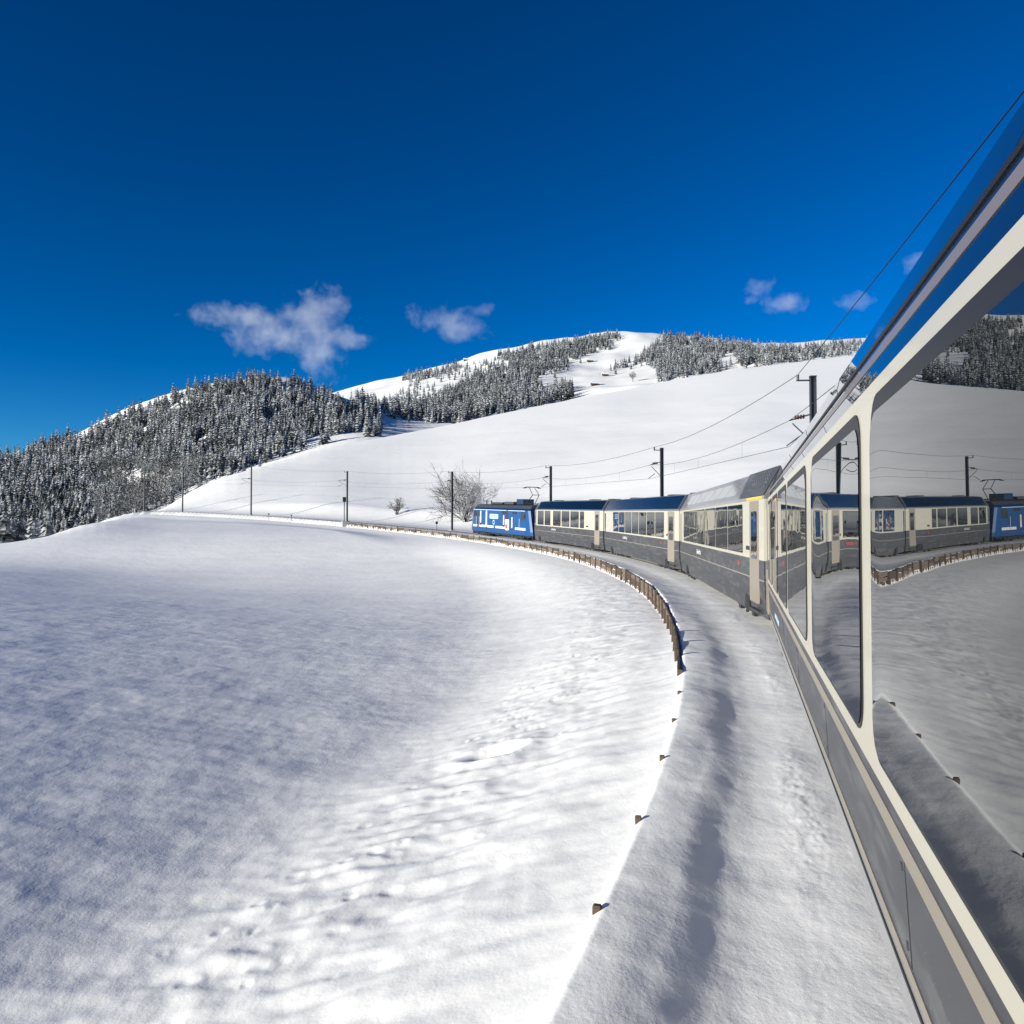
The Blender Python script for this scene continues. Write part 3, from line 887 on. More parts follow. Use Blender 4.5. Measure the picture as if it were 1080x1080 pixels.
# ------------------------------------------------------------------ locomotive
def build_loco():
    L = 15.4; h = L / 2
    root = coach_root('locomotive', 4, L)
    tag(root, 'bright blue electric locomotive with white stripe and product advert at train head', 'locomotive')
    pr = [(1.28, .55), (1.33, .9), (1.33, 2.86), (1.22, 3.05), (1.0, 3.32), (.5, 3.42)]
    st = [(-h, .80, 0), (-h + .25, .90, 0), (-h + 1.0, 1, 0), (h - 1.0, 1, 0), (h - .25, .9, 0), (h, .8, 0)]
    def shear(ring_z, x):      # raked cab fronts: the upper part leans back
        k = max(0, ring_z - 1.5) * .42
        if abs(x) > h - .3: return x - math.copysign(k, x)
        if abs(x) > h - 1.1: return x - math.copysign(k * .55, x)
        return x
    def lband(name, i0, i1, mat):
        mb = MB(); rings = []
        for x, sy, dz in st:
            Lp = [(shear(z, x), y * sy, z) for y, z in pr[i0:i1 + 1]]
            rings.append(Lp + [(p[0], -p[1], p[2]) for p in reversed(Lp)])
        mb.grid(rings); return mb.build(name, mat, root)
    lband('body', 0, 2, M['loco_blue'])
    lband('roof_edge', 2, 3, M['loco_dark'])
    lband('roof', 3, 5, M['roof_dark'])
    uf = MB(); uf.box(-h + .4, h - .4, -1.1, 1.1, .38, .56); uf.build('underframe', M['black'], root)
    Y0, Y1 = 1.32, 1.336
    def deco(name, x0, x1, z0, z1, mat, r=.02, par=root, y1=Y1):
        m = MB(); plate(m, rounded(x0, x1, z0, z1, min(r, (x1 - x0) / 2.1, (z1 - z0) / 2.1)), Y0, y1); return m.build(name, mat, par)
    deco('white_stripe', 1.0, h - 1.05, 1.02, 1.24, M['white'])
    deco('white_stripe', -2.6, .55, 1.02, 1.24, M['white'])
    deco('white_stripe', -h + 1.05, -4.3, 1.02, 1.24, M['white'])
    deco('pale_line', -h + 1.2, h - 1.2, 2.80, 2.855, M['paleblue'])
    # cab side windows and doors
    for x0, x1 in ((-h + 1.15, -h + 2.1), (h - 2.0, h - 1.15)):
        deco('cab_side_window', x0, x1, 1.95, 2.72, M['glass_far'], .08)
    deco('door', h - 2.75, h - 2.15, .95, 2.75, M['loco_dark'], .04)
    # advert: tubes, sign panel with lettering, bottle, brush
    def tube_ad(x, z0, z1, w):
        t = deco('tube_print', x - w / 2, x + w / 2, z0, z1, M['white'], .1, y1=Y1 + .003)
        deco('cap_print', x - w / 2 + .03, x + w / 2 - .03, z0 - .28, z0 - .01, M['bottle'], .04, t, Y1 + .003)
        deco('label_print', x - w / 2 + .06, x + w / 2 - .06, (z0 + z1) / 2, (z0 + z1) / 2 + .4, M['gold'], .04, t, Y1 + .005)
    tube_ad(4.55, 1.45, 2.72, .28); tube_ad(2.95, 1.12, 2.74, .36); tube_ad(-3.55, 1.15, 2.2, .24); tube_ad(-1.55, 1.4, 2.35, .26)
    pn = deco('sign_panel', -.15, 2.05, 1.95, 2.42, M['paleblue'], .03, y1=Y1 + .003)
    text_mesh('lettering', 'TRYBOL', .46, M['loco_blue'], pn, (.95, Y1 + .005, 2.03), .002)
    deco('ring_print', .75, 1.25, 1.36, 1.82, M['paleblue'], .22)
    deco('ring_print', .83, 1.17, 1.44, 1.74, M['loco_blue'], .15, y1=Y1 + .003)
    b = deco('bottle_print', -2.62, -2.12, 1.95, 2.55, M['bottle'], .08, y1=Y1 + .003)
    deco('bottle_neck_print', -2.52, -2.22, 2.5, 2.86, M['bottle'], .05, b, Y1 + .002)
    deco('bottle_label_print', -2.86, -1.92, .92, 1.96, M['white'], .12, b, Y1 + .004)
    deco('flower_print', -2.7, -2.25, .86, 1.35, M['gold'], .15, b, Y1 + .006)
    deco('flower_print', -2.4, -2.0, 1.1, 1.5, M['red'], .12, b, Y1 + .007)
    for k in range(6):
        g_ = deco('grille', -h + 3.0 + k * .62, -h + 3.5 + k * .62, 2.5, 2.74, M['black'], .02) if k not in (2, 3) else None
    for x0 in (-h + 2.35, h - 2.9, h - 2.05):
        hr = MB(); hr.tube([(x0, 1.38, 1.0), (x0, 1.38, 2.1)], .018, 6); hr.tube([(x0, 1.32, 1.02), (x0, 1.385, 1.02)], .014, 5); hr.tube([(x0, 1.32, 2.08), (x0, 1.385, 2.08)], .014, 5)
        hr.build('handrail', M['white'], root)
    # raked cab ends with windscreens, buffers and lamps
    for sg in (-1, 1):
        ym = .80 * 1.33
        w = MB()
        def fx(z): return sg * (h - max(0, z - 1.5) * .42 + .012)
        q = [(fx(1.75), -ym + .12, 1.75), (fx(1.75), ym - .12, 1.75), (fx(2.8), ym - .16, 2.8), (fx(2.8), -ym + .16, 2.8)]
        w.grid([q, [(x - sg * .03, y, z) for x, y, z in q]]); w.build('windscreen', M['glass_far'], root)
        for y in (-.75, .75):
            l_ = MB(); rings = [[(sg * (h + dx), y + r * math.cos(2 * math.pi * k / 14), 1.15 + r * math.sin(2 * math.pi * k / 14)) for k in range(14)]
                                for dx, r in ((-.03, .15), (.05, .15), (.06, .12))]
            l_.grid(rings); l_.build('headlight', M['white'], root)
        bf = MB(); bf.tube([(sg * (h - .1), 0, .62), (sg * (h + .28), 0, .62)], .12, 10); bf.tube([(sg * (h + .26), 0, .62), (sg * (h + .32), 0, .62)], .26, 12)
        bf.build('buffer', M['black'], root)
        pl = MB(); pl.box(min(sg * (h - .35), sg * (h - .1)), max(sg * (h - .35), sg * (h - .1)), -1.0, 1.0, .25, .58); pl.build('snow_plough', M['black'], root)
    # roof gear
    rb = MB(); rb.box(.4, 3.4, -.7, .7, 3.42, 3.62); bevel(rb.build('roof_box', M['steel'], root), .05)
    rb = MB(); rb.box(-2.6, -.4, -.8, .8, 3.42, 3.68); bevel(rb.build('roof_box', M['roof_dark'], root), .05)
    rb = MB(); rb.box(-4.4, -2.9, -.6, .6, 3.42, 3.95); bevel(rb.build('roof_equipment', M['loco_dark'], root), .06)
    for x in (3.9, 5.2):
        r2 = MB(); r2.tube([(x, .4, 3.4), (x, .4, 3.8)], .07, 8); r2.build('insulator', M['insul'], root)
    # raised pantograph
    pg = MB()
    xk = -6.0
    for y in (-.45, .45):
        pg.tube([(-4.9, y, 3.55), (xk, y * .75, 4.35)], .035)
        pg.tube([(xk, y * .75, 4.35), (-5.1, y * .6, 5.05)], .03)
        pg.tube([(xk + .15, y * .8, 3.55), (-4.85, y, 3.5)], .03)
    pg.tube([(xk, -.36, 4.35), (xk, .36, 4.35)], .03)
    pg.tube([(-6.4, -.5, 3.5), (-4.4, -.5, 3.5)], .05); pg.tube([(-6.4, .5, 3.5), (-4.4, .5, 3.5)], .05)
    pan = pg.build('pantograph', M['black'], root)
    for dx in (-.18, .18):
        hd = MB(); hd.tube([(-5.1 + dx, -.85, 4.98), (-5.1 + dx, -.55, 5.1), (-5.1 + dx, .55, 5.1), (-5.1 + dx, .85, 4.98)], .035)
        hd.build('contact_strip', M['black'], pan)
    bogie(root, -h + 3.2); bogie(root, h - 3.2)
build_loco()


# ------------------------------------------------------------------ wooden fence along the inner edge
def build_fence():
    root = empty('wooden_fence')
    p0 = track_pt(20, W_FENCE); root.location = (p0[0], p0[1], float(track_z(20)))
    tag(root, 'low brown board fence holding back the snow along the curved track', 'fence')
    inv = Matrix.Translation(root.location).inverted()
    step = 1.62
    svals = np.arange(-7.6, 112, step)
    post_me = MB(); post_me.box(-.042, .042, -.035, .035, -.9, 0); pm = post_me.mesh('post', M['wood'])
    bvm = bmesh.new(); bvm.from_mesh(pm); bmesh.ops.bevel(bvm, geom=[e for e in bvm.edges], offset=.012, segments=1, affect='EDGES'); bvm.to_mesh(pm); bvm.free()
    plank = MB(); plank.box(0, 1, -.02, .02, -.5, .5); plm = [plank.mesh('plank', M['wood']), plank.mesh('plank_pale', M['wood_pale'])]
    fr = random.Random(3)
    for k, s in enumerate(svals):
        s = s + fr.uniform(-.06, .06)
        covered = s < S_COVER + .5
        w = float(w_fence(s)) + (.15 if not covered else .07)
        p = track_pt(s, w); z = float(track_z(s))
        h = float(heading(s))
        top = z + .12 + .09 + fr.uniform(-.05, .08)
        if covered:
            pc_ = track_pt(s, float(w_fence(s)) - .07); top = gz(pc_[0], pc_[1]) + fr.uniform(-.01, .025)
        o = link_mesh('post', pm, root, Vector((p[0], p[1], top)) - root.location, (fr.uniform(-.06, .06), fr.uniform(-.05, .05), -R_(h) + fr.uniform(-.2, .2)))
        sc = fr.uniform(.85, 1.15) * (.6 if covered else 1); o.scale = (sc, sc, 1)
        if covered and s < S_COVER - .4 or k == len(svals) - 1: continue
        s2 = svals[k + 1]
        a = track_pt(s, float(w_fence(s)) + .115); b = track_pt(s2, float(w_fence(s2)) + .115)
        za, zb = float(track_z(s)), float(track_z(s2))
        d = b - a; L = math.hypot(*d)
        for j, zz in enumerate((-.32, -.115, .085)):
            tilt = fr.uniform(-.02, .02)
            o = link_mesh('plank', plm[fr.random() < .55], root, Vector((a[0], a[1], za + zz + fr.uniform(-.015, .015))) - root.location,
                          (0, -math.atan2(zb - za, L) + tilt, math.atan2(d[1], d[0])))
            o.scale = (L * 1.02, 1, .185)
build_fence()


# ------------------------------------------------------------------ overhead line
def find_s(px, w):
    """arc length where the line offset by w is seen at image column px"""
    best = None
    for s in np.arange(20, 230, .25):
        p = track_pt(s, w)
        if p[1] < 5: continue
        c = 540 + F_PX * p[0] / p[1]
        if best is None or abs(c - px) < best[0]: best = (abs(c - px), s)
    return best[1]

POLES = []
W = -2.3
ARM = [.8, .8, .8, .9, 1.0, 1.6, 2.0, 2.0, 2.0]      # reach of the cantilevers
def build_poles():
    spots = [(-15, None), (None, 878), (None, 698), (None, 581), (None, 477), (None, 366), (None, 265), (None, 192), (None, 152)]
    heights = [7.6, 7.5, 7.1, 7.1, 7.2, 7.4, 8.2, 8.2, 8.0]
    labels = [None,
              'dark steel catenary mast rising behind the nearest coach roof, with two arms',
              'tall dark steel catenary mast standing behind the middle coach',
              'dark steel catenary mast standing behind the coach next to the locomotive',
              'dark steel catenary mast in front of the frosted bush, ahead of the locomotive',
              'dark steel catenary mast next to the small track signal',
              'dark steel catenary mast on the snow slope between the signal and the forest',
              'dark steel catenary mast standing against the forest edge at left',
              'farthest catenary mast at the left, half lost against the forest']
    for k, ((s, px), hh, lab) in enumerate(zip(spots, heights, labels)):
        if s is None: s = find_s(px, W)
        p = track_pt(s, W); z = float(track_z(s)); h = float(heading(s))
        POLES.append((s, hh, z))
        if lab is None: continue
        base = min(gz(p[0], p[1]), z + .3) - .3
        root = empty('catenary_mast', (p[0], p[1], z), (0, 0, -R_(h)))   # local x = right of the track, y = along
        tag(root, lab, 'mast', 'masts of the overhead line')
        mb = MB(); b = base - z; t = .09
        mb.box(-.10, -.08, -t, t, b, hh); mb.box(.08, .10, -t, t, b, hh); mb.box(-.081, .081, -.014, .014, b, hh)
        mb.build('post', M['steel'], root)
        ft = MB(); ft.box(-.3, .3, -.3, .3, b - .2, max(b + .32, .12)); bevel(ft.build('footing', M['concrete'], root), .03)
        cp = MB(); cp.box(-.11, .11, -.10, .10, hh, hh + .03); cp.build('cap', M['steel'], root)
        reach = ARM[k]
        arm = MB()
        arm.tube([(-.1, 0, 6.2), (-reach, 0, 6.0)], .028)
        arm.tube([(-.1, 0, 5.3), (-reach + .1, 0, 5.9)], .022)
        arm.tube([(-.1 - reach * .45, 0, 5.45), (-reach - .1, 0, 5.12)], .022)
        a = arm.build('cantilever', M['steel'], root)
        for zz, xe in ((6.13, -.3),):
            ins = MB()
            for q in range(4):
                ins.tube([(xe - q * .09, 0, zz + (-.011 if zz > 6 else .02) * q), (xe - q * .09 - .045, 0, zz + (-.011 if zz > 6 else .02) * q)], .075, 8)
            ins.build('insulator', M['insul'], a)
        fa = MB(); fa.tube([(.1, 0, hh - .12), (-.55, 0, hh - .12)], .03); fa.tube([(-.5, 0, hh - .12), (-.5, 0, hh + .08)], .045, 8)
        fa.build('feeder_arm', M['steel'], root)
build_poles()


def build_wires():
    def along(off, zf, sag, name, label, r, n=14):
        mb = MB(); pts = []
        for k in range(len(POLES) - 1):
            (s0, h0, z0), (s1, h1, z1) = POLES[k], POLES[k + 1]
            a = track_pt(s0, off(k)); b = track_pt(s1, off(k + 1))
            za, zb = zf(k, z0, h0), zf(k + 1, z1, h1)
            for i in range(n + (k == len(POLES) - 2)):
                t = i / n
                if k == 0 and name == 'messenger_wire':      # comes down to the contact wire at a clamp
                    q = 5.13 + .87 * max(0.0, (t - .5) / .5) ** 1.2 + z0 + (z1 - z0) * t
                    pts.append((a[0] + (b[0] - a[0]) * t, a[1] + (b[1] - a[1]) * t, q)); continue
                pts.append((a[0] + (b[0] - a[0]) * t, a[1] + (b[1] - a[1]) * t, za + (zb - za) * t - (sag if k else sag * .3) * 4 * t * (1 - t)))
        mb.tube(pts, r, 5)
        o = mb.build(name, M['wire'])
        tag(o, label, 'overhead wire', 'wires of the overhead line')
        return pts, o
    along(lambda k: W + .5 - (1.8 if k == 0 else 0), lambda k, z, h: z + h + .08, .38, 'feeder_wire', 'topmost thin wire sagging between the mast tops above the track', .011)
    own = lambda k: -2.0 if k == 0 else W + ARM[k]
    pm, om = along(own, lambda k, z, h: z + 6.0, .42, 'messenger_wire', 'sagging upper carrier wire strung over the track between masts', .009)
    pc, oc = along(own, lambda k, z, h: z + 5.1, .0, 'contact_wire', 'lowest straight contact wire hanging right above the train roofs', .009)
    mb = MB()
    for i in range(14, len(pm)):
        if i % 14 in (3, 7, 10): mb.tube([pm[i], pc[i]], .004, 4)
    o = mb.build('droppers', M['wire'], om); o['kind'] = 'stuff'
build_wires()


# ------------------------------------------------------------------ small trackside things
def build_signal():
    s = find_s(363, W_FENCE + .35); p = track_pt(s, W_FENCE + .35); z = gz(p[0], p[1])
    root = empty('track_signal', (p[0], p[1], z), (0, 0, .4))
    tag(root, 'small track signal with black head on a thin grey post by the fence end', 'signal')
    m = MB(); m.tube([(0, 0, 0), (0, 0, 3.6)], .06, 8); m.build('post', M['steel'], root)
    m = MB(); m.box(-.22, .22, -.12, .12, 3.35, 4.0); bevel(m.build('signal_head', M['black'], root), .04)
    m = MB(); m.box(-.32, .32, -.32, .32, -.3, .75); bevel(m.build('footing', M['concrete'], root), .04)
    s = find_s(461, 2.2); p = track_pt(s, 2.2); z = gz(p[0], p[1])
    root = empty('marker_post', (p[0], p[1], z), (0, 0, .4))
    tag(root, 'little dark topped marker post in front of the frosted bush', 'post')
    m = MB(); m.tube([(0, 0, -.2), (0, 0, 1.0)], .03, 6); m.build('post', M['steel'], root)
    m = MB(); m.box(-.13, .13, -.05, .05, .9, 1.2); m.build('plate', M['black'], root)
    for px, lab in ((307, 'short snow stake left of the signal, nearer the mast'), (283, 'short snow stake standing just right of the slope mast')):
        s = find_s(px, 3.4); p = track_pt(s, 3.4); z = gz(p[0], p[1])
        m = MB(); m.tube([(0, 0, -.3), (0, 0, 1.1)], .035, 6); m.box(-.1, .1, -.03, .03, .85, 1.05)
        o = m.build('snow_stake', M['steel'], loc=(p[0], p[1], z)); tag(o, lab, 'stake', 'snow stakes by the line')
build_signal()


def terrain_hit(px, py, ymin=60):
    Ys = np.exp(np.linspace(math.log(ymin), math.log(2300), 700))
    X = (px - 540) / F_PX * Ys
    z = ground(X, Ys, False)
    y = 562 - F_PX * (z - CAM_H) / Ys
    idx = np.where(y <= py)[0]
    if len(idx) == 0: return None
    i = idx[0]
    return X[i], Ys[i], z[i]


# ------------------------------------------------------------------ frosted bushes
def branchy(mb, base, height, spread, seed, depth=4, stems=7, thick=.05):
    r = random.Random(seed)
    def grow(p, d, ln, rad, lev):
        n = 3; pts = [p]
        for i in range(n):
            d = (d + Vector((r.gauss(0, .16), r.gauss(0, .16), r.gauss(.02, .12)))).normalized()
            pts.append(pts[-1] + d * ln / n)
        mb.tube(pts, rad, 3 if lev > 0 else 5, taper=.45)
        if lev >= depth: return
        for _ in range(4 if lev < 3 else 3):
            q = pts[r.randint(1, n)]
            nd = (d + Vector((r.gauss(0, .6), r.gauss(0, .6), r.gauss(.1, .35)))).normalized()
            grow(q, nd, ln * r.uniform(.5, .72), rad * .66, lev + 1)
    for k in range(stems):
        a = r.uniform(0, 2 * math.pi)
        lean = r.uniform(.1, 1) * spread
        grow(Vector(base), Vector((math.cos(a) * lean, math.sin(a) * lean, 1)).normalized(), height * r.uniform(.45, .6), thick, 0)


def build_bushes():
    for px, w, ht, sp, seed, stems, lab in ((490, -9.5, 7.6, 1.35, 4, 18, 'big leafless bush white with frost behind the blue locomotive'),
                                          (418, -11.0, 2.5, .8, 8, 5, 'small dark leafless shrub alone on the snow slope')):
        s = find_s(px, w); p = track_pt(s, w); z = gz(p[0], p[1])
        root = empty('frosted_bush', (p[0], p[1], z - .1)); tag(root, lab, 'bush')
        mb = MB(); branchy(mb, (0, 0, 0), ht, sp, seed, stems=stems, thick=.055)
        mb.build('branches', M['twig'], root)
        mb = MB()
        for k in range(5):
            a = k * 1.3; mb.tube([(math.cos(a) * .12, math.sin(a) * .12, -.3), (math.cos(a) * .25, math.sin(a) * .25, .5)], .07, 6, taper=.7)
        mb.build('stems', M['bark'], root)
build_bushes()


# ------------------------------------------------------------------ conifers
def conifer_mesh(seed, tiers, per, name):
    """unit-high spruce: crown of drooping branch fans"""
    r = random.Random(seed)
    v, f = [], []
    w0 = r.uniform(.19, .26)
    for t in range(tiers):
        u = t / (tiers - 1)
        z = .10 + .86 * u ** .92
        R = w0 * (1 - u) ** .85 + .012
        n = max(4, int(per * (1 - .55 * u)))
        a0 = r.uniform(0, 6.28)
        for k in range(n):
            a = a0 + 6.283 * k / n + r.uniform(-.25, .25)
            rr = R * r.uniform(.62, 1.15); dz = rr * r.uniform(.35, .8)
            hw = .55 * rr * math.sin(math.pi / n) * 2 * r.uniform(.8, 1.2) + .006
            ca, sa = math.cos(a), math.sin(a)
            zz = z + r.uniform(-.02, .02)
            b = len(v)
            m = .58
            v += [(0, 0, zz + .028), (ca * rr * m - sa * hw, sa * rr * m + ca * hw, zz - dz * .75 - .012),
                  (ca * rr, sa * rr, zz - dz), (ca * rr * m + sa * hw, sa * rr * m - ca * hw, zz - dz * .75 - .012),
                  (ca * rr * m, sa * rr * m, zz - dz * .38)]
            f += [(b, b + 1, b + 4), (b + 1, b + 2, b + 4), (b + 2, b + 3, b + 4), (b + 3, b, b + 4)]
    return v, f


def birch_mesh(seed):
    r = random.Random(seed)
    v, f = [], []
    for k in range(150):
        u = r.random(); z = .25 + .75 * u
        R = .26 * math.sin(math.pi * (.12 + .84 * u)) ** .8
        a = r.uniform(0, 6.28); rr = R * math.sqrt(r.random())
        c = Vector((math.cos(a) * rr, math.sin(a) * rr, z))
        d = Vector((math.cos(a), math.sin(a), r.uniform(.4, 1.6))).normalized() * r.uniform(.05, .10)
        e = d.cross(Vector((r.gauss(0, 1), r.gauss(0, 1), r.gauss(0, 1)))).normalized() * .012
        b = len(v); v += [tuple(c - e), tuple(c + e), tuple(c + d)]; f.append((b, b + 1, b + 2))
    return v, f


def trunk_mesh(name):
    mb = MB(); mb.tube([(0, 0, -.06), (0, 0, .4), (0, 0, .97)], .018, 6, taper=.15)
    return mb.mesh(name, M['bark'])


def poly_contains(poly, x, y):
    c = False; n = len(poly)
    for i in range(n):
        x0, y0 = poly[i]; x1, y1 = poly[(i + 1) % n]
        if (y0 > y) != (y1 > y) and x < (x1 - x0) * (y - y0) / (y1 - y0) + x0: c = not c
    return c


def build_forest():
    near_meshes = []
    for k in range(5):
        v, f = conifer_mesh(100 + k, 17, 13, 'crown')
        me = bpy.data.meshes.new('crown'); me.from_pydata(v, [], f); me.materials.append(M['spruce']); near_meshes.append(me)
    bv, bf = birch_mesh(3)
    bme = bpy.data.meshes.new('twig_crown'); bme.from_pydata(bv, [], bf); bme.materials.append(M['twig2'])
    trunk = trunk_mesh('trunk')
    far_geo = [conifer_mesh(200 + k, 9, 8, 'f') for k in range(6)]
    # areas of wood seen on the slopes, outlined by bearing and elevation of their ground
    areas = [
        # (outline, count, height range, clearing noise)
        ('left', [(-40, 600), (-40, 484), (0, 482), (75, 461), (110, 447), (150, 432), (225, 406), (270, 402), (310, 405), (345, 416), (400, 438), (402, 462),
                  (330, 470), (272, 490), (150, 545), (60, 575)], 3900, (8.5, 14)),
        ('ridge', [(372, 466), (372, 425), (395, 422), (420, 428), (436, 420), (452, 424), (458, 452), (400, 464)], 200, (11, 16)),
        ('ridge', [(440, 455), (448, 430), (470, 414), (500, 396), (540, 384), (570, 380), (600, 362), (640, 356), (650, 366), (625, 375), (612, 385),
                   (590, 398), (575, 405), (604, 409), (606, 420), (560, 430), (500, 445)], 1500, (11, 16)),
        ('ridge', [(405, 428), (425, 408), (470, 392), (520, 378), (560, 368), (575, 380), (520, 400), (480, 416), (440, 432)], 260, (9, 13)),
        ('ridge', [(420, 398), (440, 394), (470, 388), (480, 384), (486, 388), (460, 398), (430, 404)], 110, (11, 15)),
        ('ridge', [(520, 376), (560, 366), (600, 360), (650, 351), (656, 356), (610, 372), (540, 384)], 330, (11, 16)),
        ('ridge', [(640, 392), (650, 384), (668, 382), (668, 388), (650, 395)], 18, (12, 16)),
        ('summit', [(668, 384), (680, 372), (690, 362), (715, 356), (745, 357), (770, 361), (800, 366), (796, 380), (762, 391), (705, 405), (692, 400), (694, 388)], 800, (11, 16)),
        ('summit', [(690, 352), (700, 350), (745, 354), (735, 360), (700, 359)], 60, (10, 14)),
        ('summit', [(770, 362), (830, 367), (905, 361), (920, 361), (915, 374), (860, 379), (790, 389), (782, 384)], 480, (11, 16)),
    ]
    clear = [[(318, 474), (322, 462), (345, 456), (352, 462)], [(345, 470), (345, 461), (372, 456), (398, 462), (380, 468)],
             [(203, 476), (208, 466), (222, 462), (220, 474)], [(60, 466), (84, 452), (130, 434), (136, 440), (90, 462)],
             [(112, 513), (116, 503), (190, 506), (190, 512)], [(560, 400), (600, 388), (622, 388), (640, 396), (600, 408), (575, 412)],
             [(756, 384), (760, 372), (768, 372), (785, 384), (770, 388)], [(440, 410), (448, 400), (492, 398), (480, 412)],
             [(596, 386), (610, 378), (640, 368), (648, 372), (620, 386)]]
    r = random.Random(21)
    cols = {}
    trees = []
    for name, poly, count, (h0, h1) in areas:
        xs = [p[0] for p in poly]; ys = [p[1] for p in poly]
        got = 0; tries = 0
        while got < count and tries < count * 30:
            tries += 1
            px, py = r.uniform(min(xs), max(xs)), r.uniform(min(ys), max(ys))
            if not poly_contains(poly, px, py): continue
            if any(poly_contains(c, px, py) for c in clear) and r.random() > .06: continue
            key = round(px / 2)
            if key not in cols:
                Ys = np.exp(np.linspace(math.log(170), math.log(1900), 420))
                X = (key * 2 - 540) / F_PX * Ys
                z = ground(X, Ys, False)
                y = 562 - F_PX * (z - CAM_H) / Ys
                cols[key] = (Ys, X, z, np.minimum.accumulate(y))
            Ys, X, z, ym = cols[key]
            lo = 330 if name == 'left' else 640
            i0 = np.searchsorted(Ys, lo)
            i = i0 + int(np.searchsorted(-ym[i0:], -py))
            if i >= len(Ys): continue
            if i == i0: i = min(len(Ys) - 1, i0 + int(r.uniform(0, 40)))
            Y = Ys[i] * r.uniform(.985, 1.015); Xp = (px - 540) / F_PX * Y
            got += 1
            sz = r.uniform(h0, h1) * r.choice((1, 1, 1, 1.15, .8, .62))
            birch = name == 'left' and 100 < px < 215 and py > 498 and r.random() < .75
            trees.append([Xp, Y, 0, sz, birch, name, px, py])
    # big spruces at the foot of the left slope, just beyond the field's edge
    for px, Y, top in ((50, 165, 527), (36, 172, 534), (22, 160, 531), (6, 158, 529), (66, 178, 543), (-10, 150, 524), (80, 190, 547), (104, 196, 541), (13, 176, 538), (43, 185, 536)):
        zt_ = CAM_H + Y * (562 - top) / F_PX; x_ = (px - 540) / F_PX * Y
        trees.append([x_, Y, 0, min(26, max(8, zt_ - float(ground(np.array([x_]), np.array([Y * 1.0]), False)[0]))), False, 'foot', px, 560])
    for px, py in ((274, 492),):
        hit = terrain_hit(px, py, 120)
        if hit: trees.append([hit[0], hit[1], 0, 3.6, False, 'lone', px, py])
    Z = ground(np.array([t[0] for t in trees]), np.array([t[1] for t in trees]), False)
    for t, z in zip(trees, Z): t[2] = float(z)
    # the 300 that show largest are trees of their own
    app = sorted(range(len(trees)), key=lambda i: -(trees[i][3] / trees[i][1]))
    own = set(app[:300])
    labels = {'left': ('snow dusted spruce in the dense wood on the left hill', 'spruces of the left hill wood'),
              'foot': ('large dark spruce at the left frame edge just beyond the field crest', 'spruces beyond the field crest'),
              'ridge': ('snow dusted spruce on the far ridge above the white slope', 'spruces on the far ridge'),
              'summit': ('frosted spruce below the far summit at right', 'spruces below the far summit'),
              'lone': ('lone little spruce at the edge of the white slope', None)}
    verts, faces = [], []
    vb = 0
    for i, (x, y, z, h, birch, name, px, py) in enumerate(trees):
        rz = r.uniform(0, 6.28); fat = r.uniform(.85, 1.25)
        if i in own:
            root = empty('bare_tree' if birch else 'spruce_tree', (x, y, z), (0, 0, rz))
            lab, grp = labels[name]
            if name == 'left':
                where = ('by the left frame edge' if px < 60 else 'left of the brown thicket' if px < 120 else 'above the farthest masts' if px < 200 else 'beside the white slope' if px < 300 else 'on the dark right flank')
                how = ('high up' if py < 480 else 'half way up' if py < 520 else 'low down')
                lab = f'snow dusted spruce {how} in the left hill wood, {where}'
            if birch: lab, grp = 'frosted leafless tree in the brown thicket low on the left hill', 'leafless trees of the left thicket'
            tag(root, lab, 'tree', grp)
            o = link_mesh('crown', bme if birch else near_meshes[i % 5], root); o.scale = (h * fat, h * fat, h)
            o = link_mesh('trunk', trunk, root); o.scale = (h, h, h)
        else:
            gv, gf = (bv, bf) if birch else far_geo[i % 6]
            a = np.array(gv); c, s = math.cos(rz), math.sin(rz)
            q = np.stack([(a[:, 0] * c - a[:, 1] * s) * h * fat + x, (a[:, 0] * s + a[:, 1] * c) * h * fat + y, a[:, 2] * h + z], -1)
            verts.append(q); faces.append(np.array(gf) + vb); vb += len(q)
    co = np.concatenate(verts); fa = np.concatenate(faces)
    me = bpy.data.meshes.new('forest')
    me.vertices.add(len(co)); me.vertices.foreach_set('co', co.ravel())
    me.loops.add(fa.size); me.loops.foreach_set('vertex_index', fa.ravel().astype(np.int32))
    me.polygons.add(len(fa)); me.polygons.foreach_set('loop_start', (np.arange(len(fa)) * 3).astype(np.int32))
    me.update(calc_edges=True)
    me.materials.append(M['spruce'])
    o = link_mesh('spruce_forest', me)
    tag(o, 'dense mass of snow dusted spruces covering the far hills', 'forest', kind='stuff')
    print('trees', len(trees), 'tris', len(fa))
build_forest()


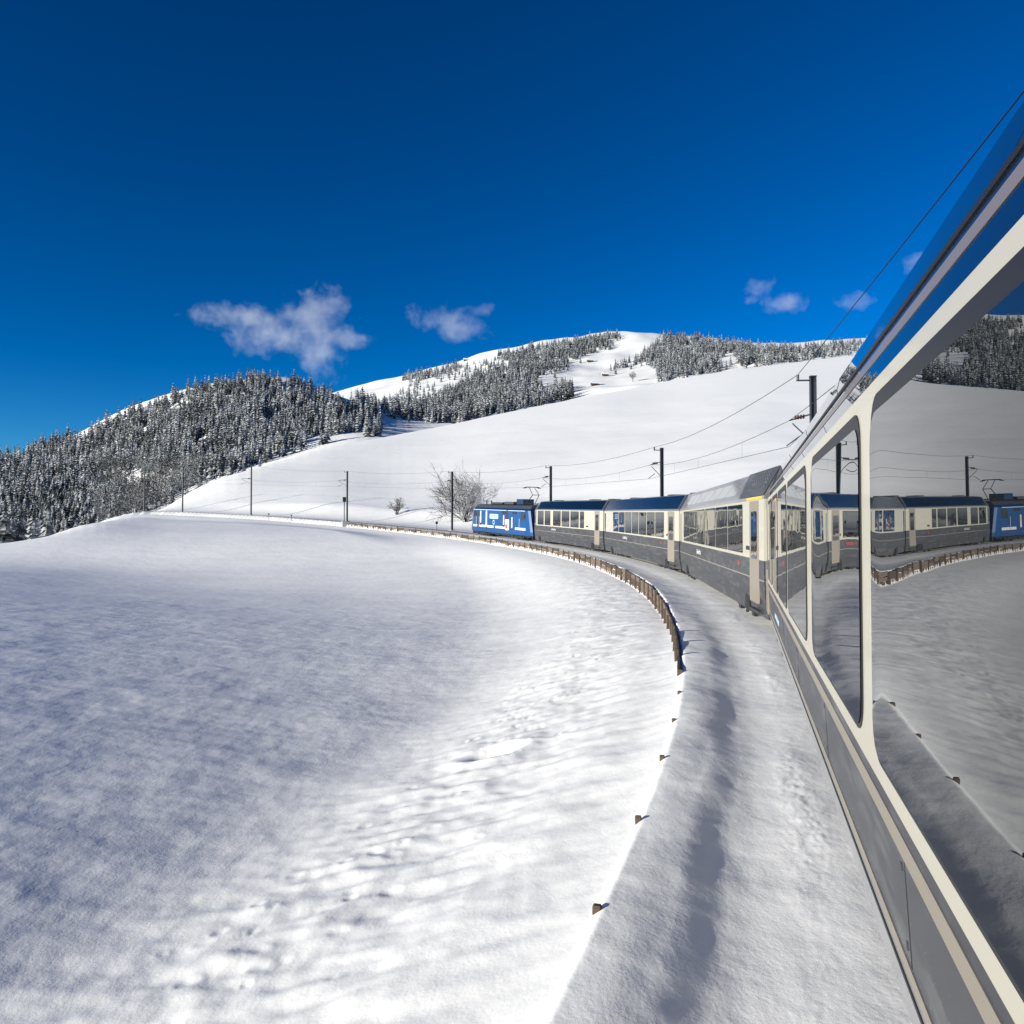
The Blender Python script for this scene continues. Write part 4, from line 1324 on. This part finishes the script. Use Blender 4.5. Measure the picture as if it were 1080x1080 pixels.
# ------------------------------------------------------------------ huts on the far slope
def build_huts():
    for px, py, wdt, lab in ((628, 406, 11, 'dark hay hut standing lowest on the far white slope'),
                             (639, 396, 9, 'dark hut half hidden by a spruce on the far slope'),
                             (623, 381, 10, 'small hut with snowy roof below the ridge clearing'),
                             (491, 380, 9, 'tiny hut on the skyline of the far ridge')):
        hit = terrain_hit(px, py, 560)
        if hit is None: continue
        x, y, z = hit
        root = empty('mountain_hut', (x, y, z), (0, 0, .25)); tag(root, lab, 'hut', 'huts on the far slope')
        w = wdt * .42; d = 2.6; hh = 2.4
        m = MB(); m.box(-w, w, -d, d, -2.5, hh)
        m.grid([[(-w, -d, hh), (-w, d, hh), (-w, 0, hh + 2.2)], [(w, -d, hh), (w, d, hh), (w, 0, hh + 2.2)]])
        m.build('wall', M['hut'], root)
        for sg in (-1, 1):
            m = MB(); q = [(-w - .8, sg * (d + .9), hh - .6), (w + .8, sg * (d + .9), hh - .6), (w + .8, 0, hh + 2.35), (-w - .8, 0, hh + 2.35)]
            m.grid([q, [(a, b, c + .5) for a, b, c in q]]); m.build('roof', M['snowcap'], root)
        m = MB(); m.box(-.6, .6, -d - .08, -d + .05, 0, 2.1); m.build('door', M['black'], root)
    hit = terrain_hit(668, 402, 560)
    if hit:
        root = empty('bare_tree', hit); tag(root, 'single round leafless tree on the far white slope', 'tree')
        mb = MB(); branchy(mb, (0, 0, 3), 9, .9, 12, depth=3, stems=9, thick=.25); mb.build('crown', M['twig2'], root)
        mb = MB(); mb.tube([(0, 0, -1), (0, 0, 5)], .4, 7, taper=.6); mb.build('trunk', M['bark'], root)
build_huts()


# ------------------------------------------------------------------ clouds
def cloud(label, px, py, blobs, dist=5200.0, dens=.0025, seed=0):
    """blobs: (dx, dy, rx, ry) in image pixels at that distance"""
    k = dist / F_PX
    cx, cz = (px - 540) * k, CAM_H + (562 - py) * k
    x0 = min(b[0] - b[2] for b in blobs) * k; x1 = max(b[0] + b[2] for b in blobs) * k
    z0 = min(-b[1] - b[3] for b in blobs) * k; z1 = max(-b[1] + b[3] for b in blobs) * k
    yr = 30 * k
    mb = MB()
    n = 20
    rings = []
    for i in range(n + 1):
        t = -math.cos(math.pi * i / n)
        rr = math.sqrt(max(1 - t * t, .0004))
        rings.append([((x0 + x1) / 2 + (x1 - x0) / 2 * 1.45 * t, yr * 1.45 * rr * math.cos(2 * math.pi * j / n),
                       (z0 + z1) / 2 + (z1 - z0) / 2 * 1.45 * rr * math.sin(2 * math.pi * j / n)) for j in range(n)])
    mb.grid(rings)
    m = bpy.data.materials.new('cloud_vapour'); m.use_nodes = True
    t = m.node_tree; t.nodes.clear()
    out = t.nodes.new('ShaderNodeOutputMaterial')
    pv = t.nodes.new('ShaderNodeVolumePrincipled')
    pv.inputs['Color'].default_value = (.93, .93, .97, 1); pv.inputs['Anisotropy'].default_value = .1
    t.links.new(pv.outputs[0], out.inputs['Volume'])
    tc = t.nodes.new('ShaderNodeTexCoord')
    # warp
    nw = t.nodes.new('ShaderNodeTexNoise'); nw.inputs['Scale'].default_value = 1 / (20 * k); nw.inputs['Detail'].default_value = 8
    nw.inputs['Roughness'].default_value = .66
    off = t.nodes.new('ShaderNodeVectorMath'); off.operation = 'ADD'; off.inputs[1].default_value = (seed * 311.0, seed * 57.0, 0)
    t.links.new(tc.outputs['Object'], off.inputs[0]); t.links.new(off.outputs[0], nw.inputs['Vector'])
    prev = None
    for dx, dy, rx, ry in blobs:
        sb = t.nodes.new('ShaderNodeVectorMath'); sb.operation = 'SUBTRACT'; sb.inputs[1].default_value = (dx * k, 0, -dy * k)
        t.links.new(tc.outputs['Object'], sb.inputs[0])
        ml = t.nodes.new('ShaderNodeVectorMath'); ml.operation = 'MULTIPLY'; ml.inputs[1].default_value = (1 / (rx * k), 1 / (max(rx, ry) * .6 * k), 1 / (ry * k))
        t.links.new(sb.outputs[0], ml.inputs[0])
        le = t.nodes.new('ShaderNodeVectorMath'); le.operation = 'LENGTH'; t.links.new(ml.outputs[0], le.inputs[0])
        iv = t.nodes.new('ShaderNodeMath'); iv.operation = 'SUBTRACT'; iv.inputs[0].default_value = 1.0; t.links.new(le.outputs['Value'], iv.inputs[1])
        if prev is None: prev = iv
        else:
            mx = t.nodes.new('ShaderNodeMath'); mx.operation = 'SMOOTH_MAX'; mx.inputs[2].default_value = .25
            t.links.new(prev.outputs[0], mx.inputs[0]); t.links.new(iv.outputs[0], mx.inputs[1]); prev = mx
    ns = t.nodes.new('ShaderNodeMath'); ns.operation = 'MULTIPLY_ADD'; ns.inputs[1].default_value = 4.4; ns.inputs[2].default_value = -2.1
    t.links.new(nw.outputs['Fac'], ns.inputs[0])
    ad = t.nodes.new('ShaderNodeMath'); ad.operation = 'ADD'; t.links.new(prev.outputs[0], ad.inputs[0]); t.links.new(ns.outputs[0], ad.inputs[1])
    cl = t.nodes.new('ShaderNodeMapRange'); cl.inputs['From Min'].default_value = .05; cl.inputs['From Max'].default_value = .9
    cl.inputs['To Max'].default_value = dens; t.links.new(ad.outputs[0], cl.inputs['Value'])
    t.links.new(cl.outputs[0], pv.inputs['Density'])
    o = mb.build('cloud', m, loc=(cx, dist, cz))
    tag(o, label, 'cloud', 'small fair weather clouds')

cloud('largest ragged cloud with a long tail, above the wooded hill', 310, 345,
      [(22, -12, 34, 26), (28, 15, 26, 34), (-20, 8, 44, 17), (-62, -14, 42, 10), (52, 14, 24, 9)], seed=1)
cloud('slanting wispy cloud above the far ridge', 468, 338, [(0, -4, 34, 11), (16, 8, 26, 15), (42, -12, 14, 8)], seed=2, dens=.0019)
cloud('small puffy cloud above the far summit', 818, 312, [(-13, -8, 15, 11), (8, 6, 22, 11), (-24, 2, 9, 5)], seed=3, dens=.0025)
cloud('faint little cloud beside the train roof', 904, 318, [(0, 1, 18, 8), (6, -8, 9, 5)], seed=4, dens=.0018)
cloud('small cloud crossed by the wire beside the train roof', 968, 273, [(0, 0, 18, 10)], seed=5, dens=.0022)
